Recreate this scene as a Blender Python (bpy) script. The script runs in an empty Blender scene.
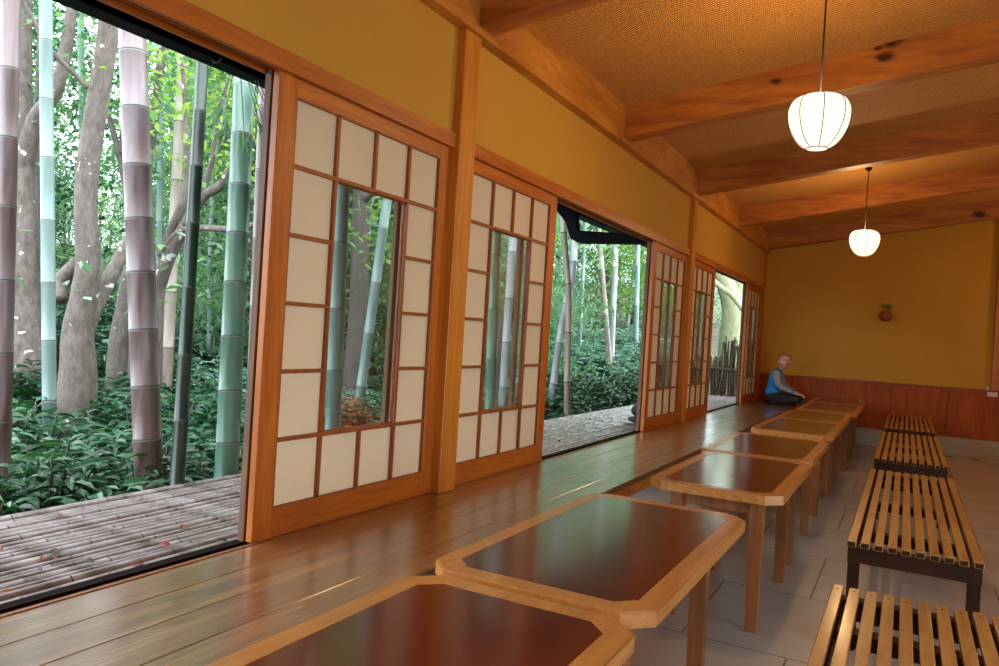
import bpy, bmesh, math, random
import numpy as np
from mathutils import Vector, Matrix, noise
random.seed(7); RNG = np.random.default_rng(7)
PI = math.pi
sc = bpy.context.scene
COL = sc.collection

# ------------------------------------------------------------------ camera
CR = Vector((0.87717662, 0.47622213, 0.06143015)); CU = Vector((-0.0552107, -0.02705542, 0.9981081)); CF = Vector((-0.47698319, 0.87890869, -0.00256017))
CP = Vector((2.0, 0.0, 0.812)); FPX = 752.239
cam = bpy.data.cameras.new('camera'); cam.sensor_width = 36; cam.lens = FPX * 36 / 999; cam.clip_start = .05; cam.clip_end = 300
co = bpy.data.objects.new('camera', cam); COL.objects.link(co)
m = Matrix((CR, CU, -CF)).transposed().to_4x4(); m.translation = CP; co.matrix_world = m
sc.camera = co

def at(px, py, depth):
    """a point of the place, measured off the photograph, at a distance along the view axis"""
    return CP + (CF + CR * ((px - 499.5) / FPX) - CU * ((py - 333) / FPX)) * depth

# ------------------------------------------------------------------ nodes / materials
def mat(name):
    M = bpy.data.materials.new(name); M.use_nodes = True
    nt = M.node_tree; b = nt.nodes['Principled BSDF']
    return M, nt, b
def N(nt, t, **kw):
    n = nt.nodes.new(t)
    for k, v in kw.items():
        if k in n.inputs: n.inputs[k].default_value = v
        else: setattr(n, k, v)
    return n
def L(nt, a, b): nt.links.new(a, b)
def coords(nt, scale, rot=(0, 0, 0), src='Object'):
    tc = N(nt, 'ShaderNodeTexCoord'); mp = N(nt, 'ShaderNodeMapping')
    mp.inputs['Scale'].default_value = scale; mp.inputs['Rotation'].default_value = rot
    L(nt, tc.outputs[src], mp.inputs['Vector']); return mp.outputs['Vector']
def ramp(nt, fac, stops):
    r = N(nt, 'ShaderNodeValToRGB'); e = r.color_ramp.elements
    while len(e) < len(stops): e.new(.5)
    for i, (p, c) in enumerate(stops): e[i].position = p; e[i].color = (*c, 1)
    L(nt, fac, r.inputs['Fac']); return r.outputs['Color']
def bump(nt, b, h, strength=.2, dist=.01):
    n = N(nt, 'ShaderNodeBump'); n.inputs['Strength'].default_value = strength; n.inputs['Distance'].default_value = dist
    L(nt, h, n.inputs['Height']); L(nt, n.outputs['Normal'], b.inputs['Normal'])
def mix(nt, f, a, b_, mode='MIX'):
    n = N(nt, 'ShaderNodeMix', data_type='RGBA', blend_type=mode)
    for s, v in ((0, f), (6, a), (7, b_)):
        if hasattr(v, 'is_output'): L(nt, v, n.inputs[s])
        else: n.inputs[s].default_value = v if s == 0 else (*v, 1)
    return n.outputs[2]

def wood(name, c1, c2, axis='y', rough=.4, grain=14, coat=0, bmp=.15, knots=False):
    M, nt, b = mat(name)
    s = {'x': (1.2, grain, grain), 'y': (grain, 1.2, grain), 'z': (grain, grain, 1.2)}[axis]
    v = coords(nt, s)
    n1 = N(nt, 'ShaderNodeTexNoise', Scale=1.6, Detail=6, Roughness=.62, Distortion=.6); L(nt, v, n1.inputs['Vector'])
    n2 = N(nt, 'ShaderNodeTexNoise', Scale=9, Detail=3, Roughness=.6); L(nt, v, n2.inputs['Vector'])
    col = ramp(nt, n1.outputs['Fac'], [(.3, c2), (.5, tuple((p + q) / 2 for p, q in zip(c1, c2))), (.68, c1)])
    oi = N(nt, 'ShaderNodeObjectInfo')
    f = N(nt, 'ShaderNodeMapRange'); f.inputs['To Min'].default_value = .72; f.inputs['To Max'].default_value = 1.12
    L(nt, n2.outputs['Fac'], f.inputs['Value'])
    col = mix(nt, 1.0, col, f.outputs['Result'], 'MULTIPLY')
    if knots:
        tc2 = N(nt, 'ShaderNodeTexCoord')
        for (kx, ky, kz, kr) in knots:
            vm = N(nt, 'ShaderNodeVectorMath', operation='SUBTRACT'); L(nt, tc2.outputs['Object'], vm.inputs[0]); vm.inputs[1].default_value = (kx, ky, kz)
            v5 = N(nt, 'ShaderNodeVectorMath', operation='MULTIPLY'); L(nt, vm.outputs[0], v5.inputs[0]); v5.inputs[1].default_value = (.55, 1, 1)
            nz = N(nt, 'ShaderNodeTexNoise', Scale=22, Detail=2); L(nt, tc2.outputs['Object'], nz.inputs['Vector'])
            ln = N(nt, 'ShaderNodeVectorMath', operation='LENGTH'); L(nt, v5.outputs[0], ln.inputs[0])
            dv = N(nt, 'ShaderNodeMath', operation='MULTIPLY_ADD'); L(nt, ln.outputs['Value'], dv.inputs[0]); dv.inputs[1].default_value = .5 / kr
            ns = N(nt, 'ShaderNodeMath', operation='MULTIPLY_ADD'); L(nt, nz.outputs['Fac'], ns.inputs[0]); ns.inputs[1].default_value = .5; ns.inputs[2].default_value = -.25
            L(nt, ns.outputs[0], dv.inputs[2])
            col = mix(nt, 1, col, ramp(nt, dv.outputs[0], [(.28, (.10, .04, .02)), (.62, (1, 1, 1))]), 'MULTIPLY')
    L(nt, col, b.inputs['Base Color']); b.inputs['Roughness'].default_value = rough
    b.inputs['Coat Weight'].default_value = coat; b.inputs['Coat Roughness'].default_value = .15
    bump(nt, b, n2.outputs['Fac'], bmp, .004)
    return M

ORANGE = ((.56, .165, .014), (.33, .068, .005))
M_frame = wood('cedar_frame', *ORANGE, 'z', .42, 16)
M_frame_y = wood('cedar_frame_long', *ORANGE, 'y', .42, 16)
M_post = wood('cedar_post', (.68, .27, .028), (.46, .14, .010), 'z', .42, 18)
M_lattice = wood('lattice_wood', (.36, .10, .012), (.20, .045, .006), 'z', .5, 20)
M_outer = wood('weathered_outer_wood', (.21, .10, .045), (.10, .04, .018), 'z', .6, 18)
def on_beam(px, py, y):
    d = CF + CR * ((px - 499.5) / FPX) - CU * ((py - 333) / FPX); return CP + d * ((y - CP.y) / d.y)
KN = [(*on_beam(892, 40, 5.33), .045), (*on_beam(886, 57, 5.33), .032), (*on_beam(879, 48, 5.33), .016), (*on_beam(776, 81, 5.33), .022), (*on_beam(980, 214, 11.93), .05)]
M_beamx = wood('ceiling_beam_wood', (.56, .20, .030), (.27, .066, .008), 'x', .5, 9, knots=KN)
M_keta = wood('wall_beam_wood', (.66, .28, .045), (.36, .11, .012), 'y', .45, 6)
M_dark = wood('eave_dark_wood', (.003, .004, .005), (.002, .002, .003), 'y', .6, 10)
M_wains = wood('wainscot_wood', (.42, .080, .005), (.23, .034, .002), 'z', .5, 12)
M_wains.node_tree.nodes['Principled BSDF'].inputs['Specular IOR Level'].default_value = .25
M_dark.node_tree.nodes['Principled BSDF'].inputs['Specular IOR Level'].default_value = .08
M_wtrim = wood('wainscot_trim_wood', (.33, .07, .012), (.2, .035, .006), 'x', .4, 12)
M_rim = wood('table_rim_wood', (.58, .25, .055), (.36, .13, .022), 'y', .32, 14, .3)
M_leg = wood('table_leg_wood', (.34, .12, .03), (.2, .06, .014), 'z', .4, 14)
M_slat = wood('bench_slat_wood', (.56, .30, .09), (.30, .13, .030), 'y', .36, 10, .2)
M_bdark = wood('bench_frame_wood', (.045, .016, .008), (.022, .008, .004), 'x', .5, 10)

M_bdark.node_tree.nodes['Principled BSDF'].inputs['Specular IOR Level'].default_value = .15

def platform_mat():
    M, nt, b = mat('platform_boards')
    v = coords(nt, (9, .55, 9)); n1 = N(nt, 'ShaderNodeTexNoise', Scale=2.2, Detail=7, Roughness=.6, Distortion=.8); L(nt, v, n1.inputs['Vector'])
    col = ramp(nt, n1.outputs['Fac'], [(.28, (.085, .030, .010)), (.5, (.185, .075, .026)), (.72, (.31, .155, .062))])
    v2 = coords(nt, (40, 1.4, 40)); n2 = N(nt, 'ShaderNodeTexNoise', Scale=2, Detail=4); L(nt, v2, n2.inputs['Vector'])
    w = ramp(nt, n2.outputs['Fac'], [(.60, (0, 0, 0)), (.72, (1, 1, 1))])
    v3 = coords(nt, (1.2, .7, 1)); n3 = N(nt, 'ShaderNodeTexNoise', Scale=1.5, Detail=3); L(nt, v3, n3.inputs['Vector'])
    wm = ramp(nt, n3.outputs['Fac'], [(.45, (0, 0, 0)), (.62, (.55, .55, .55))])
    col = mix(nt, mix(nt, 1, w, wm, 'MULTIPLY'), col, (.46, .36, .27))
    L(nt, col, b.inputs['Base Color'])
    rr = N(nt, 'ShaderNodeMapRange'); rr.inputs['To Min'].default_value = .20; rr.inputs['To Max'].default_value = .42; L(nt, n2.outputs['Fac'], rr.inputs['Value']); L(nt, rr.outputs['Result'], b.inputs['Roughness'])
    b.inputs['Coat Weight'].default_value = 1; b.inputs['Coat Roughness'].default_value = .2; b.inputs['Coat IOR'].default_value = 1.65
    bump(nt, b, n1.outputs['Fac'], .35, .006)
    return M
M_plat = platform_mat()

def plaster(name, c, c2, sc_=120, b_=.25):
    M, nt, b = mat(name)
    v = coords(nt, (1, 1, 1)); n = N(nt, 'ShaderNodeTexNoise', Scale=sc_, Detail=3); L(nt, v, n.inputs['Vector'])
    n2 = N(nt, 'ShaderNodeTexNoise', Scale=1.3, Detail=4); L(nt, v, n2.inputs['Vector'])
    L(nt, ramp(nt, n2.outputs['Fac'], [(.3, c), (.7, c2)]), b.inputs['Base Color'])
    b.inputs['Roughness'].default_value = .9; bump(nt, b, n.outputs['Fac'], b_, .004); return M
M_wall = plaster('ochre_plaster', (.47, .240, .024), (.52, .275, .032))
M_out = plaster('outer_plaster', (.25, .2, .12), (.3, .24, .15))
M_ceilplain = plaster('roof_board', (.02, .02, .02), (.03, .03, .03))

def ceiling_mat():
    M, nt, b = mat('woven_ceiling')
    v = coords(nt, (1, 1, 1), (0, 0, .6))
    w = N(nt, 'ShaderNodeTexWave', Scale=19, Distortion=1.5, Detail=2); w.inputs['Detail Scale'].default_value = 3; L(nt, v, w.inputs['Vector'])
    v2 = coords(nt, (1, 1, 1), (0, 0, .6 + PI / 2))
    w2 = N(nt, 'ShaderNodeTexWave', Scale=19, Distortion=1.5, Detail=2); L(nt, v2, w2.inputs['Vector'])
    h = mix(nt, 1, w.outputs['Color'], w2.outputs['Color'], 'MULTIPLY')
    vo = N(nt, 'ShaderNodeTexNoise', Scale=70, Detail=2); L(nt, v, vo.inputs['Vector'])
    h2 = mix(nt, .5, h, vo.outputs['Color'])
    col = ramp(nt, h2, [(.15, (.28, .09, .012)), (.4, (.62, .28, .05)), (.62, (.92, .56, .19))])
    L(nt, col, b.inputs['Base Color']); b.inputs['Roughness'].default_value = .65
    bump(nt, b, h2, .9, .012); return M
M_ceil = ceiling_mat()

def floor_mat():
    M, nt, b = mat('concrete_slabs')
    v = coords(nt, (1, 1, 1)); n = N(nt, 'ShaderNodeTexNoise', Scale=2.2, Detail=6); L(nt, v, n.inputs['Vector'])
    n2 = N(nt, 'ShaderNodeTexNoise', Scale=60, Detail=3); L(nt, v, n2.inputs['Vector'])
    col = ramp(nt, n.outputs['Fac'], [(.3, (.34, .305, .28)), (.7, (.47, .43, .40))])
    tc = N(nt, 'ShaderNodeTexCoord'); mp = N(nt, 'ShaderNodeMapping'); mp.inputs['Location'].default_value = (-2.07 + 9, -4.34 + 9, 0); L(nt, tc.outputs['Object'], mp.inputs['Vector'])
    br = N(nt, 'ShaderNodeTexBrick', Scale=1); br.offset = .5; br.inputs['Mortar Size'].default_value = .005; br.inputs['Brick Width'].default_value = .9; br.inputs['Row Height'].default_value = .9
    br.inputs['Color1'].default_value = (1, 1, 1, 1); br.inputs['Color2'].default_value = (.9, .9, .92, 1); br.inputs['Mortar'].default_value = (.25, .18, .13, 1)
    L(nt, mp.outputs['Vector'], br.inputs['Vector'])
    col = mix(nt, 1, col, br.outputs['Color'], 'MULTIPLY')
    L(nt, col, b.inputs['Base Color']); b.inputs['Roughness'].default_value = .38
    bump(nt, b, n2.outputs['Fac'], .12, .003); return M
M_floor = floor_mat()
M_plinth = plaster('concrete_plinth', (.33, .29, .23), (.40, .36, .29), 60)
M_riser = plaster('grey_riser', (.52, .50, .47), (.58, .56, .53), 60)

def plain(name, c, rough=.5, **kw):
    M, nt, b = mat(name); b.inputs['Base Color'].default_value = (*c, 1); b.inputs['Roughness'].default_value = rough
    for k, v in kw.items(): b.inputs[k.replace('_', ' ')].default_value = v
    return M
def varied(name, c1, c2, rough=.6, scale=20, bm=.2, dist=.004, **kw):
    M, nt, b = mat(name); v = coords(nt, (1, 1, 1)); n = N(nt, 'ShaderNodeTexNoise', Scale=scale, Detail=4); L(nt, v, n.inputs['Vector'])
    L(nt, ramp(nt, n.outputs['Fac'], [(.35, c1), (.65, c2)]), b.inputs['Base Color']); b.inputs['Roughness'].default_value = rough
    for k, q in kw.items(): b.inputs[k.replace('_', ' ')].default_value = q
    bump(nt, b, n.outputs['Fac'], bm, dist); return M

def inlay_mat():
    M, nt, b = mat('maroon_table_inlay')
    v = coords(nt, (3, 3, 3)); n = N(nt, 'ShaderNodeTexNoise', Scale=2, Detail=6); L(nt, v, n.inputs['Vector'])
    L(nt, ramp(nt, n.outputs['Fac'], [(.3, (.072, .007, .003)), (.7, (.098, .011, .004))]), b.inputs['Base Color'])
    rr = N(nt, 'ShaderNodeMapRange'); rr.inputs['To Min'].default_value = .16; rr.inputs['To Max'].default_value = .27; L(nt, n.outputs['Fac'], rr.inputs['Value']); L(nt, rr.outputs['Result'], b.inputs['Roughness']); b.inputs['Specular IOR Level'].default_value = .15; b.inputs['Coat Weight'].default_value = .7; b.inputs['Coat Roughness'].default_value = .15; b.inputs['Coat IOR'].default_value = 1.55
    return M
M_inlay = inlay_mat()

def paper_mat(name='shoji_paper', c=(.80, .68, .52), fine=260):
    M, nt, b = mat(name); nt.nodes.remove(b)
    v = coords(nt, (1, 1, .25)); n = N(nt, 'ShaderNodeTexNoise', Scale=fine, Detail=2); L(nt, v, n.inputs['Vector'])
    col = ramp(nt, n.outputs['Fac'], [(.3, tuple(x * .93 for x in c)), (.7, c)])
    d = N(nt, 'ShaderNodeBsdfDiffuse'); t = N(nt, 'ShaderNodeBsdfTranslucent'); mx = N(nt, 'ShaderNodeMixShader'); mx.inputs[0].default_value = .38
    L(nt, col, d.inputs['Color']); L(nt, col, t.inputs['Color']); L(nt, d.outputs[0], mx.inputs[1]); L(nt, t.outputs[0], mx.inputs[2])
    L(nt, mx.outputs[0], nt.nodes['Material Output'].inputs['Surface']); return M
M_paper = paper_mat()
def glass_mat():
    M, nt, b = mat('window_glass'); nt.nodes.remove(b)
    t = N(nt, 'ShaderNodeBsdfTransparent'); t.inputs['Color'].default_value = (.95, .97, .96, 1); g = N(nt, 'ShaderNodeBsdfGlossy'); g.inputs['Roughness'].default_value = .02
    lw = N(nt, 'ShaderNodeLayerWeight'); pw = N(nt, 'ShaderNodeMath', operation='POWER'); L(nt, lw.outputs['Facing'], pw.inputs[0]); pw.inputs[1].default_value = 4.5
    f = N(nt, 'ShaderNodeMapRange'); f.inputs['To Min'].default_value = .035; f.inputs['To Max'].default_value = .9; L(nt, pw.outputs[0], f.inputs['Value']); mx = N(nt, 'ShaderNodeMixShader')
    L(nt, f.outputs[0], mx.inputs[0]); L(nt, t.outputs[0], mx.inputs[1]); L(nt, g.outputs[0], mx.inputs[2]); L(nt, mx.outputs[0], nt.nodes['Material Output'].inputs['Surface']); return M
M_glass = glass_mat()

def leaf_mat(name, cols, rough=.35, trans=.35, spec=.5):
    M, nt, b = mat(name)
    oi = N(nt, 'ShaderNodeObjectInfo'); g = N(nt, 'ShaderNodeNewGeometry')
    ad = N(nt, 'ShaderNodeMath', operation='ADD'); L(nt, g.outputs['Random Per Island'], ad.inputs[0])
    ml = N(nt, 'ShaderNodeMath', operation='MULTIPLY'); L(nt, oi.outputs['Random'], ml.inputs[0]); ml.inputs[1].default_value = .45; L(nt, ml.outputs[0], ad.inputs[1])
    dv = N(nt, 'ShaderNodeMath', operation='DIVIDE'); L(nt, ad.outputs[0], dv.inputs[0]); dv.inputs[1].default_value = 1.45
    col = ramp(nt, dv.outputs[0], [(i / (len(cols) - 1), c) for i, c in enumerate(cols)])
    L(nt, col, b.inputs['Base Color']); b.inputs['Roughness'].default_value = rough; b.inputs['Specular IOR Level'].default_value = spec
    t = N(nt, 'ShaderNodeBsdfTranslucent'); L(nt, mix(nt, 1, col, (1.0, 1.25, .6), 'MULTIPLY'), t.inputs['Color']); mx = N(nt, 'ShaderNodeMixShader'); mx.inputs[0].default_value = trans
    L(nt, b.outputs[0], mx.inputs[1]); L(nt, t.outputs[0], mx.inputs[2]); L(nt, mx.outputs[0], nt.nodes['Material Output'].inputs['Surface']); return M
M_shrub = leaf_mat('glossy_shrub_leaf', [(.006, .028, .014), (.012, .055, .022), (.022, .09, .035), (.05, .15, .06)], .38, .2, .4)
M_bleaf = leaf_mat('bamboo_leaf', [(.07, .17, .12), (.13, .26, .18), (.21, .35, .25), (.33, .46, .34)], .5, .45)  # lightened and less saturated, so the grove's haze sits in the colour
M_tleaf = leaf_mat('tree_leaf', [(.035, .105, .07), (.075, .18, .11), (.15, .28, .17), (.31, .44, .25)], .45, .45)  # greens paled to carry the backdrop haze
M_yleaf = leaf_mat('yellow_green_leaf', [(.10, .22, .06), (.17, .31, .08), (.28, .40, .11), (.38, .42, .16)], .5, .5)
M_dleaf = leaf_mat('dark_leaf', [(.012, .06, .035), (.03, .11, .055), (.05, .17, .08)], .45, .3)
M_fleaf = leaf_mat('far_shrub_leaf', [(.03, .12, .08), (.08, .21, .16), (.17, .32, .27), (.32, .46, .42)], .4, .25)  # paler, bluer greens hold the haze of the middle opening
M_rleaf = leaf_mat('red_leaf', [(.20, .03, .02), (.35, .06, .03), (.42, .14, .04)], .5, .3)

def bark_mat(name, c1, c2, spots=True):
    M, nt, b = mat(name); v = coords(nt, (1, 1, .45)); n = N(nt, 'ShaderNodeTexNoise', Scale=17, Detail=9, Roughness=.72); L(nt, v, n.inputs['Vector'])
    col = ramp(nt, n.outputs['Fac'], [(.3, c1), (.7, c2)])
    if spots:
        vo = N(nt, 'ShaderNodeTexNoise', Scale=9, Detail=3, Distortion=.4); L(nt, coords(nt, (1, 1, 1)), vo.inputs['Vector'])
        f = ramp(nt, vo.outputs['Fac'], [(.66, (0, 0, 0)), (.70, (.8, .8, .8))])
        col = mix(nt, f, col, (.72, .76, .74))
    L(nt, col, b.inputs['Base Color']); b.inputs['Roughness'].default_value = .85; bump(nt, b, n.outputs['Fac'], .6, .02); return M
M_bark = bark_mat('lichen_bark', (.06, .045, .038), (.20, .165, .15))
M_bark2 = bark_mat('dark_bark', (.06, .05, .045), (.13, .11, .10), False)
M_moss = bark_mat('mossy_bark', (.12, .15, .06), (.30, .32, .22), False)

def culm_mat(name, c1, c2, c3, rough=.35):
    M, nt, b = mat(name); v = coords(nt, (7, 7, .9)); n = N(nt, 'ShaderNodeTexNoise', Scale=1.5, Detail=5, Distortion=.5); L(nt, v, n.inputs['Vector'])
    L(nt, ramp(nt, n.outputs['Fac'], [(.32, c1), (.5, c2), (.7, c3)]), b.inputs['Base Color']); b.inputs['Roughness'].default_value = rough
    return M
M_culm = {
 'blue': culm_mat('blue_green_culm', (.11, .18, .165), (.155, .235, .22), (.20, .28, .265)),
 'lilac': culm_mat('lilac_brown_culm', (.08, .042, .028), (.17, .12, .12), (.27, .23, .26)),
 'dark': culm_mat('dark_green_culm', (.004, .014, .008), (.007, .024, .013), (.012, .036, .018), .35),
 'green': culm_mat('green_culm', (.06, .15, .105), (.10, .21, .155), (.17, .28, .22)),
 'tan': culm_mat('tan_culm', (.19, .145, .11), (.28, .23, .19), (.36, .31, .27)),
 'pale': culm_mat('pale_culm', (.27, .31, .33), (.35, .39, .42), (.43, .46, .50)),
}
M_node = plain('culm_node', (.05, .05, .05), .6)
M_node2 = plain('culm_node_pale', (.24, .25, .24), .6)
M_pole = culm_mat('dry_bamboo_pole', (.12, .088, .085), (.25, .20, .20), (.42, .37, .385), .3)
M_pnode = plain('pole_node', (.10, .075, .06), .7)
M_sill = plain('dark_sill_wood', (.012, .006, .004), .95, Specular_IOR_Level=.05)
M_twig = varied('fence_twig', (.035, .028, .022), (.12, .10, .08), .85, 30)
M_ground = varied('leaf_litter', (.035, .04, .02), (.10, .085, .045), .95, 3, .6, .05)

# ------------------------------------------------------------------ mesh helpers
def setp(o, label=None, cat=None, group=None, kind=None):
    if label: o['label'] = label
    if cat: o['category'] = cat
    if group: o['group'] = group
    if kind: o['kind'] = kind
    return o
def obj_bm(name, bm, m, parent=None, smooth=False, loc=None):
    bmesh.ops.recalc_face_normals(bm, faces=bm.faces)
    me = bpy.data.meshes.new(name); bm.to_mesh(me); bm.free()
    if isinstance(m, (list, tuple)):
        for q in m: me.materials.append(q)
    elif m: me.materials.append(m)
    if smooth:
        me.shade_smooth()
    o = bpy.data.objects.new(name, me); COL.objects.link(o)
    if parent: o.parent = parent
    if loc: o.location = loc
    return o
def empty(name, loc, label=None, cat=None, group=None, kind=None, rz=0):
    o = bpy.data.objects.new(name, None); COL.objects.link(o); o.location = loc; o.rotation_euler = (0, 0, rz); o.empty_display_size = .1
    return setp(o, label, cat, group, kind)
def box(bm, x0, x1, y0, y1, z0, z1, bev=0):
    b = bmesh.new(); bmesh.ops.create_cube(b, size=1)
    bmesh.ops.scale(b, vec=(x1 - x0, y1 - y0, z1 - z0), verts=b.verts); bmesh.ops.translate(b, vec=((x0 + x1) / 2, (y0 + y1) / 2, (z0 + z1) / 2), verts=b.verts)
    if bev: bmesh.ops.bevel(b, geom=b.edges[:], offset=bev, segments=1, affect='EDGES')
    me = bpy.data.meshes.new('t'); b.to_mesh(me); b.free(); bm.from_mesh(me); bpy.data.meshes.remove(me)
def boxes(name, lst, m, parent=None, bev=0):
    bm = bmesh.new()
    for q in lst: box(bm, *q, bev)
    return obj_bm(name, bm, m, parent)
def struct(name, lst, m, bev=0, parent=None):
    o = boxes(name, lst, m, parent, bev)
    if not parent: o['kind'] = 'structure'
    return o
def prism(bm, pts, vec):
    """closed outline extruded along vec"""
    vs = [bm.verts.new(p) for p in pts]; f = bm.faces.new(vs)
    r = bmesh.ops.extrude_face_region(bm, geom=[f]); bmesh.ops.translate(bm, vec=vec, verts=[v for v in r['geom'] if isinstance(v, bmesh.types.BMVert)])
def tube(bm, pts, rad, seg=12, caps=True, mi=None):
    pts = [Vector(p) for p in pts]; n = len(pts)
    if not hasattr(rad, '__len__'): rad = [rad] * n
    rings = []; ref = None
    for i in range(n):
        t = (pts[min(i + 1, n - 1)] - pts[max(i - 1, 0)]).normalized()
        if ref is None: ref = Vector((1, 0, 0)) if abs(t.x) < .8 else Vector((0, 1, 0))
        a = (ref - t * ref.dot(t)).normalized(); ref = a; b = t.cross(a)
        rings.append([bm.verts.new(pts[i] + (a * math.cos(2 * PI * k / seg) + b * math.sin(2 * PI * k / seg)) * rad[i]) for k in range(seg)])
    for i in range(n - 1):
        for k in range(seg):
            f = bm.faces.new((rings[i][k], rings[i][(k + 1) % seg], rings[i + 1][(k + 1) % seg], rings[i + 1][k])); f.smooth = True
            if mi: f.material_index = mi[i]
    if caps: bm.faces.new(rings[0][::-1]); bm.faces.new(rings[-1])
    return rings
def smoothline(pts, n=6):
    pts = [Vector(p) for p in pts]; out = []
    for i in range(len(pts) - 1):
        p0, p1, p2, p3 = pts[max(i - 1, 0)], pts[i], pts[i + 1], pts[min(i + 2, len(pts) - 1)]
        for k in range(n):
            t = k / n; out.append(.5 * ((2 * p1) + (p2 - p0) * t + (2 * p0 - 5 * p1 + 4 * p2 - p3) * t * t + (3 * p1 - p0 - 3 * p2 + p3) * t ** 3))
    out.append(pts[-1]); return out
def lathe(bm, prof, seg=24, c=(0, 0, 0)):
    rs = []
    for r, z in prof: rs.append([bm.verts.new((c[0] + r * math.cos(2 * PI * k / seg), c[1] + r * math.sin(2 * PI * k / seg), c[2] + z)) for k in range(seg)])
    for i in range(len(rs) - 1):
        for k in range(seg):
            f = bm.faces.new((rs[i][k], rs[i][(k + 1) % seg], rs[i + 1][(k + 1) % seg], rs[i + 1][k])); f.smooth = True
    return rs
def ellipsoid(bm, c, r, u=20, v=12, rot=None):
    q = bmesh.ops.create_uvsphere(bm, u_segments=u, v_segments=v, radius=1)['verts']
    for w in q:
        p = Vector((w.co.x * r[0], w.co.y * r[1], w.co.z * r[2]))
        if rot: p = rot @ p
        w.co = p + Vector(c)
        for f in w.link_faces: f.smooth = True
    return q
def copy_tree(o, parent=None):
    c = o.copy(); COL.objects.link(c)
    if parent: c.parent = parent
    for ch in list(o.children): copy_tree(ch, c)
    return c

# ------------------------------------------------------------------ room shell
ZF = -.506; YB = 12.2; XR = 5.6; YN = -4.0
SL = .145
def beam_z(x): return 2.30 + SL * x
def ceil_z(x): return 2.535 + SL * x
struct('floor', [(.3, XR, YN, YB, ZF - .1, ZF)], M_floor)
# sloping ceiling slab
bm = bmesh.new(); prism(bm, [(-.05, YN, ceil_z(-.05)), (XR + .2, YN, ceil_z(XR + .2)), (XR + .2, YN, ceil_z(XR + .2) + .1), (-.05, YN, ceil_z(-.05) + .1)], (0, YB + .2 - YN, 0))
o = obj_bm('ceiling', bm, M_ceil); o['kind'] = 'structure'
struct('wall_back', [(-.12, XR + .2, YB, YB + .15, ZF - .1, 3.5)], M_wall)
struct('wall_right', [(XR, XR + .15, YN, -1.2, ZF - .1, 3.5), (XR, XR + .15, 3.2, YB, ZF - .1, 3.5), (XR, XR + .15, -1.2, 3.2, 1.75, 3.5)], M_wall)  # side gap is an unseen entrance opening, added for cool sky fill
struct('ground_outside', [(XR + .15, 14, -6, 10, ZF - .2, ZF - .02)], M_plinth)
struct('wall_front', [(-.12, XR + .2, YN - .15, YN, ZF - .1, 3.5)], M_wall)
# left wall: plaster above the lintel and solid behind the camera
PA, PB, PC = (3.10, 3.25), (7.60, 7.74), (12.10, 12.2)
struct('wall_left', [(-.09, -.015, -1.3, YB, 1.755, 2.30), (-.09, -.015, YN, -1.3, -.02, 2.30), (-.09, .3, YN, YB, ZF - .4, -.10)], M_wall)
struct('trim_1', [(-.10, .035, PA[0], PA[1], .0, 2.275)], M_post, .004)
struct('trim_2', [(-.10, .035, PB[0], PB[1], .0, 2.275)], M_post, .004)
struct('trim_3', [(-.10, .012, PC[0], YB, .0, 2.275)], M_frame, .003)
struct('trim_4', [(-.10, .035, -1.43, -1.3, .0, 2.275)], M_post, .004)
# lintel with its two sliding grooves, one run per bay
seg = [(-1.3, PA[0]), (PA[1], PB[0]), (PB[1], PC[0])]
for i, (a, b) in enumerate(seg):
    struct('trim_%d' % (5 + i), [(-.100, .012, a, b, 1.712, 1.758), (-.012, .012, a, b, 1.690, 1.712), (-.052, -.046, a, b, 1.700, 1.712), (-.100, -.086, a, b, 1.69, 1.712)], M_frame_y)
struct('trim_8', [(-.12, .06, YN, YB, 2.275, 2.56)], M_keta, .006)
# sill with grooves, part of the wall
struct('trim_9', [(-.010, .0, YN, YB, -.03, .003), (-.052, -.048, -1.3, YB, -.03, -.012)], M_leg)
struct('trim_17', [(-.11, -.011, -1.3, YB, -.06, -.024)], M_sill)
struct('trim_13', [(-.135, -.092, -1.3, YB, -.09, -.016)], M_sill)
# rafters
for i, y in enumerate([-1.15, 1.0, 3.17, 5.33, 7.53, 9.65, 11.93]):
    bm = bmesh.new(); x1 = XR - .002
    prism(bm, [(.03, y, beam_z(.03)), (x1, y, beam_z(x1)), (x1, y, ceil_z(x1) + .01), (.03, y, ceil_z(.03) + .01)], (0, .15, 0))
    bmesh.ops.bevel(bm, geom=bm.edges[:], offset=.005, segments=1, affect='EDGES')
    o = obj_bm('ceiling_beam', bm, M_beamx)
    w = ['behind the camera', 'just above the camera', 'at the top edge of the picture, first in view', 'second from the front, passing behind the near lantern with dark knots', 'third from the front, just past the near lantern', 'fourth from the front, behind the far lantern cord', 'last one, against the back wall'][i]
    setp(o, 'orange-brown wooden ceiling beam, ' + w, 'beam', 'ceiling beams')
# back wall wainscot, trim, plinth and post
bms = bmesh.new(); x = .655; k = 0
ws = [.41, .42, .55, .50, .62, .45, .60, .60, .60]
while x < 5.59:
    w = min(ws[k % 9], 5.595 - x); box(bms, x, x + w - .004, YB - .022, YB, -.27, .395, .002); x += w; k += 1
o = obj_bm('wainscot', bms, M_wains); setp(o, kind='structure'); o.name = 'trim_10'
struct('trim_11', [(.0, 5.595, YB - .035, YB, .395, .42)], M_wtrim, .002)
struct('trim_14', [(.0, .655, YB - .022, YB, .002, .395)], M_wains, .002)
struct('baseboard_back', [(.66, 5.595, YB - .05, YB, ZF, -.27)], M_plinth, .004)
struct('trim_12', [(3.02, 3.16, YB - .06, YB, .42, 2.74)], M_frame, .004)

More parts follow.
